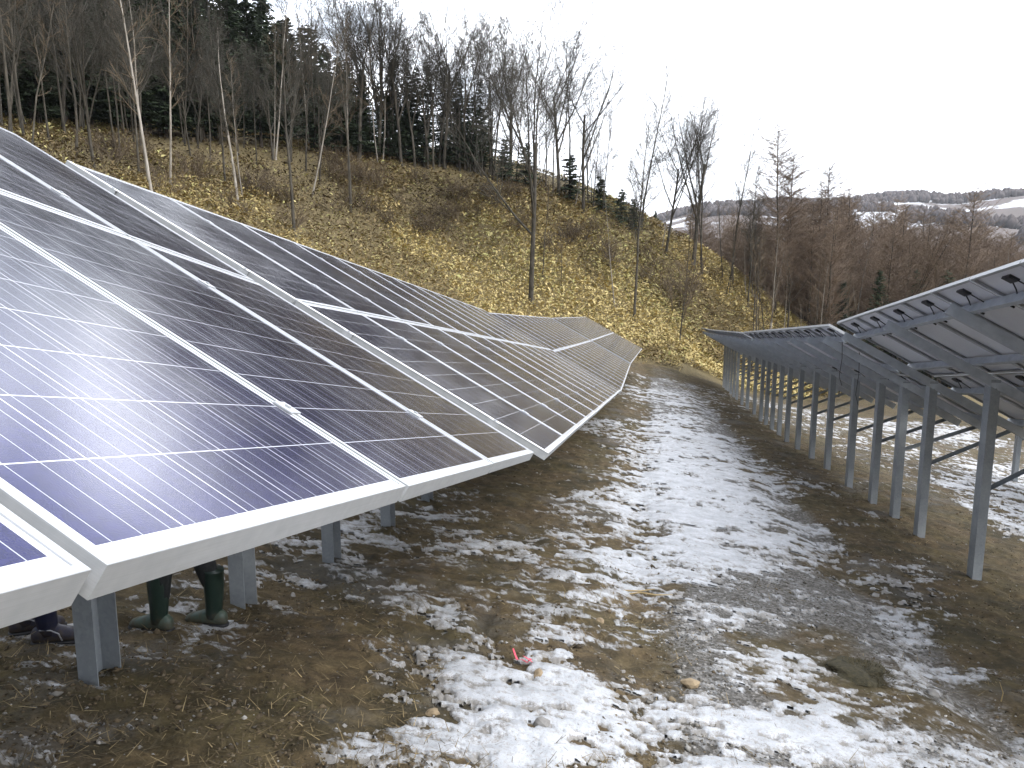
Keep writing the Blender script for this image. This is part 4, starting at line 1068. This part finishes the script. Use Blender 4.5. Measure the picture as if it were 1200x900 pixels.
def person(loc, rz, feet, label, mats, hat):
    """feet: two (x, y, rz) in the person's frame; +x is the way the person faces"""
    (lx, ly, la), (rx_, ry, ra) = feet
    P = [(0, 0, .93), (-.005, 0, 1.08), (0, 0, 1.25), (0, 0, 1.40), (0, 0, 1.49), (.015, 0, 1.56), (.025, 0, 1.64), (.02, 0, 1.71), (.005, 0, 1.76)]
    Rr = [.135, .12, .13, .095, .054, .062, .082, .085, .045]; E_ = [(i, i + 1) for i in range(8)]
    Rr = [(r * 1.15, r * .85) if i < 4 else (r, r) for i, r in enumerate(Rr)]
    legs = []
    for sgn, fx, fy in ((1, lx, ly), (-1, rx_, ry)):
        b = len(P); P += [(0, sgn * .10, .88), (fx * .6 + .02, sgn * .11 * .35 + fy * .65, .50), (fx - .01, fy, .26), (fx - .006, fy, .09)]; Rr += [.092, .064, .045, .04]
        E_ += [(0, b), (b, b + 1), (b + 1, b + 2), (b + 2, b + 3)]; legs.append(b)
        a = len(P); P += [(0, sgn * .175, 1.39), (-.06, sgn * .24, 1.13), (.09, sgn * .20, .96), (.13, sgn * .155, .93)]; Rr += [.046, .040, .034, .030]
        E_ += [(3, a), (a, a + 1), (a + 1, a + 2), (a + 2, a + 3)]
    body = skin_mesh('person', P, E_, Rr, M['skin']); body.location = loc; body.rotation_euler = (0, 0, rz)
    tag(body, label, 'person')
    # clothes follow the body a little outside it
    tp = [P[0]]; tr = [(.165, .135)]; te = []
    for b in legs:
        n0 = len(tp); k0 = P[b]; k1 = P[b + 1]; k2 = P[b + 2]; md = (k2[0], k2[1], .24)
        tp += [k0, k1, md]; tr += [.108, .080, .058]; te += [(0, n0), (n0, n0 + 1), (n0 + 1, n0 + 2)]
    skin_mesh('trousers', tp, te, tr, M[mats[0]], body)
    jp = [(0, 0, .86), (-.005, 0, 1.05), (0, 0, 1.25), (0, 0, 1.39), (0, 0, 1.475)]; jr = [(.20, .165), (.18, .15), (.195, .155), (.17, .14), (.078, .078)]; je = [(0, 1), (1, 2), (2, 3), (3, 4)]
    for sgn in (1, -1):
        a = len(jp); jp += [(0, sgn * .18, 1.385), (-.06, sgn * .25, 1.13), (.09, sgn * .205, .965), (.125, sgn * .165, .94)]; jr += [.092, .070, .060, .056]; je += [(3, a), (a, a + 1), (a + 1, a + 2), (a + 2, a + 3)]
    skin_mesh('jacket', jp, je, jr, M[mats[1]], body, root=1)
    for sgn in (1, -1):
        for nm, c, r, mt in (('eye', (.098, sgn * .032, 1.665), .011, 'black'), ('ear', (.02, sgn * .085, 1.655), .022, 'skin')):
            bm = bmesh.new(); bmesh.ops.create_uvsphere(bm, u_segments=10, v_segments=8, radius=r); me = bpy.data.meshes.new(nm); bm.to_mesh(me); bm.free(); me.materials.append(M[mt]); obj(nm, me, body).location = c
    m = MB(); m.tube([(.100, 0, 1.675), (.118, 0, 1.645), (.127, 0, 1.632), (.10, 0, 1.622)], [.008, .012, .014, .008], 8); m.build('nose', M['skin'], body, True)
    m = MB(); m.tube([(.088, -.024, 1.592), (.101, 0, 1.590), (.088, .024, 1.592)], [.004, .007, .004], 6); m.build('mouth', simple_mat('lips', (.30, .12, .10), (.33, .14, .12)), body, True)
    hc = (.005, 0, 1.705)
    bm = bmesh.new(); bmesh.ops.create_uvsphere(bm, u_segments=20, v_segments=12, radius=.108)
    bmesh.ops.delete(bm, geom=[v for v in bm.verts if v.co.z < -.012 - .5 * max(0, v.co.x)* 0 - (.05 if v.co.x < 0 else 0)], context='VERTS')
    me = bpy.data.meshes.new('hat'); bm.to_mesh(me); bm.free(); me.materials.append(M[hat]); h = obj('helmet' if hat == 'helmet' else 'hair', me, body); h.location = hc; h.scale = (1.02, .92, .95)
    for p in h.data.polygons: p.use_smooth = True
    return body
x, y, z = on_ground(188, 741); x2, y2, z2 = on_ground(252, 734)
cx, cy = (x + x2) / 2, (y + y2) / 2; fac = R(168); c_, s_ = math.cos(fac), math.sin(fac)
def loc_(px, py, cx=cx, cy=cy): dx, dy = px - cx, py - cy; return (dx * c_ + dy * s_, -dx * s_ + dy * c_)
f1 = loc_(x, y); f2 = loc_(x2, y2); gz = min(nz1(x, y), nz1(x2, y2)) + .005
F1, F2 = (f1, f2) if f1[1] > f2[1] else (f2, f1)
pa = person((cx, cy, gz), fac, ((F1[0], F1[1], 0), (F2[0], F2[1], 0)), 'person under the nearest table, only tall dark green rubber boots showing', ('cloth_dark', 'cloth_grey'), 'helmet')
for f in (F1, F2):
    wx = cx + f[0] * c_ - f[1] * s_; wy = cy + f[0] * s_ + f[1] * c_
    boot(pa, (f[0], f[1], max(0, nz1(wx, wy) - gz)), .05, M['rubber_green'], M['rubber_foot'])
x, y, z = on_ground(52, 752); fac2 = R(18); c_, s_ = math.cos(fac2), math.sin(fac2)
gz = nz1(x, y) + .005
pb = person((x - .03, y + .02, gz), fac2, ((-.10, .11, 0), (.06, -.08, 0)), 'person at the far left under the nearest table, only low navy boots showing', ('cloth_navy', 'cloth_navy'), 'hair')
boot(pb, (-.10, .11, .0), .1, M['rubber_navy'], M['rubber_navy'], .30, M['trim']); boot(pb, (.06, -.08, .0), -.1, M['rubber_navy'], M['rubber_navy'], .30, M['trim'])

# ------------------------------------------------------------------ air: faint winter haze over the valley
m = MB(); m.box((700, 640, 60), (2400, 1900, 400)); hz_ = m.mesh('haze', None)
mh = bpy.data.materials.new('haze'); mh.use_nodes = True; nt = mh.node_tree; nt.nodes.clear()
ov = nt.nodes.new('ShaderNodeOutputMaterial'); pv = nt.nodes.new('ShaderNodeVolumePrincipled')
pv.inputs['Color'].default_value = (.86, .89, .94, 1); pv.inputs['Density'].default_value = .00014; pv.inputs['Anisotropy'].default_value = .2
nt.links.new(pv.outputs[0], ov.inputs['Volume']); hz_.materials.append(mh); o = obj('haze', hz_); tag(o, 'faint pale haze lying over the valley and the far hills', 'haze', kind='stuff')

# ------------------------------------------------------------------ camera, light, sky
cam = bpy.data.cameras.new('camera'); co = bpy.data.objects.new('camera', cam); COL.objects.link(co)
cam.sensor_width = 36; cam.lens = 36 * 930 / 1200.0; cam.clip_start = .05; cam.clip_end = 8000
co.location = (0, 0, 0); co.rotation_euler = (R(90) - PITCH, 0, 0); scene.camera = co

SUN_AZ, SUN_EL = R(143), R(38)           # azimuth from +y towards +x
sl = bpy.data.lights.new('sun', 'SUN'); sl.energy = 1.6; sl.energy *= 1.0; sl.angle = R(14); sl.color = (1, .97, .93)
so = bpy.data.objects.new('sun', sl); COL.objects.link(so); so.location = (60, 40, 60)
dirv = Vector((math.sin(SUN_AZ) * math.cos(SUN_EL), math.cos(SUN_AZ) * math.cos(SUN_EL), math.sin(SUN_EL)))
so.rotation_euler = dirv.to_track_quat('Z', 'Y').to_euler()

w = bpy.data.worlds.new('World'); scene.world = w; w.use_nodes = True
nt = w.node_tree; g = G(nt); bg = nt.nodes['Background']
sky = g.n("ShaderNodeTexSky"); sky.sky_type = 'NISHITA'; sky.sun_disc = False
sky.sun_elevation = SUN_EL; sky.sun_rotation = SUN_AZ; sky.air_density = 1.0; sky.dust_density = 1.5
tc = g.n("ShaderNodeTexCoord").outputs["Generated"]
sep = g.n("ShaderNodeSeparateXYZ"); g.l(tc, sep.inputs[0])
# broken cloud: projected on a plane overhead so that it streams to the horizon
zc = g.math('MAXIMUM', g.math('ADD', sep.outputs[2], .12), .05)
cv = g.n("ShaderNodeCombineXYZ"); g.l(g.math('DIVIDE', sep.outputs[0], zc), cv.inputs[0]); g.l(g.math('DIVIDE', sep.outputs[1], zc), cv.inputs[1])
n1 = g.noise(cv.outputs[0], .9, 7, .58); n2 = g.noise(cv.outputs[0], 2.6, 6, .6)
# a blue rift ahead, overhead; closed cloud to the right
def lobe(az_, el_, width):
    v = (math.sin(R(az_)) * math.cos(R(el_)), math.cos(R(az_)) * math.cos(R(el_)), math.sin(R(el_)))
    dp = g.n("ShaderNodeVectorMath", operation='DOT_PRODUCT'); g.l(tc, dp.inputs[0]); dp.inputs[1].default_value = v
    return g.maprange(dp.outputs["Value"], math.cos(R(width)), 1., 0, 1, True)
rift = g.math('ADD', lobe(2, 33, 16), g.math('MULTIPLY', lobe(-28, 12, 8), .45))
toward = g.math('ADD', g.math('MULTIPLY', sep.outputs[0], .30), g.math('MULTIPLY', sep.outputs[1], .06))
cover_ = g.math('ADD', g.math('ADD', n1, toward), g.math('MULTIPLY', g.math('SUBTRACT', n2, .5), .35))
cover_ = g.math('SUBTRACT', cover_, g.math('MULTIPLY', rift, .34))
cm = g.maprange(cover_, .36, .56, .22, 1.0, True)
shade = g.maprange(n2, .3, .72, .74, 1.08)
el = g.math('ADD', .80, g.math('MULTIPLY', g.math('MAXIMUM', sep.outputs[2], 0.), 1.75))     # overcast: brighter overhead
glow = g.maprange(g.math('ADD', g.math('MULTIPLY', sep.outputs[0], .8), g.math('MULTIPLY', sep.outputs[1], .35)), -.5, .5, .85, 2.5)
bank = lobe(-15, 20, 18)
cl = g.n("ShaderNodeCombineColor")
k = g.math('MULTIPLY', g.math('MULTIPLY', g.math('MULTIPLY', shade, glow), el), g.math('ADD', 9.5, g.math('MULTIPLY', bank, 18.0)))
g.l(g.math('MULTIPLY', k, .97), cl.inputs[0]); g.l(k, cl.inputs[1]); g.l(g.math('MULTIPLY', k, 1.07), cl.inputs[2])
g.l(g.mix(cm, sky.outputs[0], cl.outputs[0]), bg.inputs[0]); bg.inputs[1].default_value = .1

scene.view_settings.view_transform = 'Standard'; scene.view_settings.look = 'None'
scene.view_settings.exposure = 0.12; scene.view_settings.gamma = 1.0
scene.render.engine = 'CYCLES'
scene.cycles.use_denoising = True
scene.cycles.max_bounces = 6; scene.cycles.diffuse_bounces = 3; scene.cycles.glossy_bounces = 3
scene.cycles.use_adaptive_sampling = True; scene.cycles.adaptive_threshold = .02
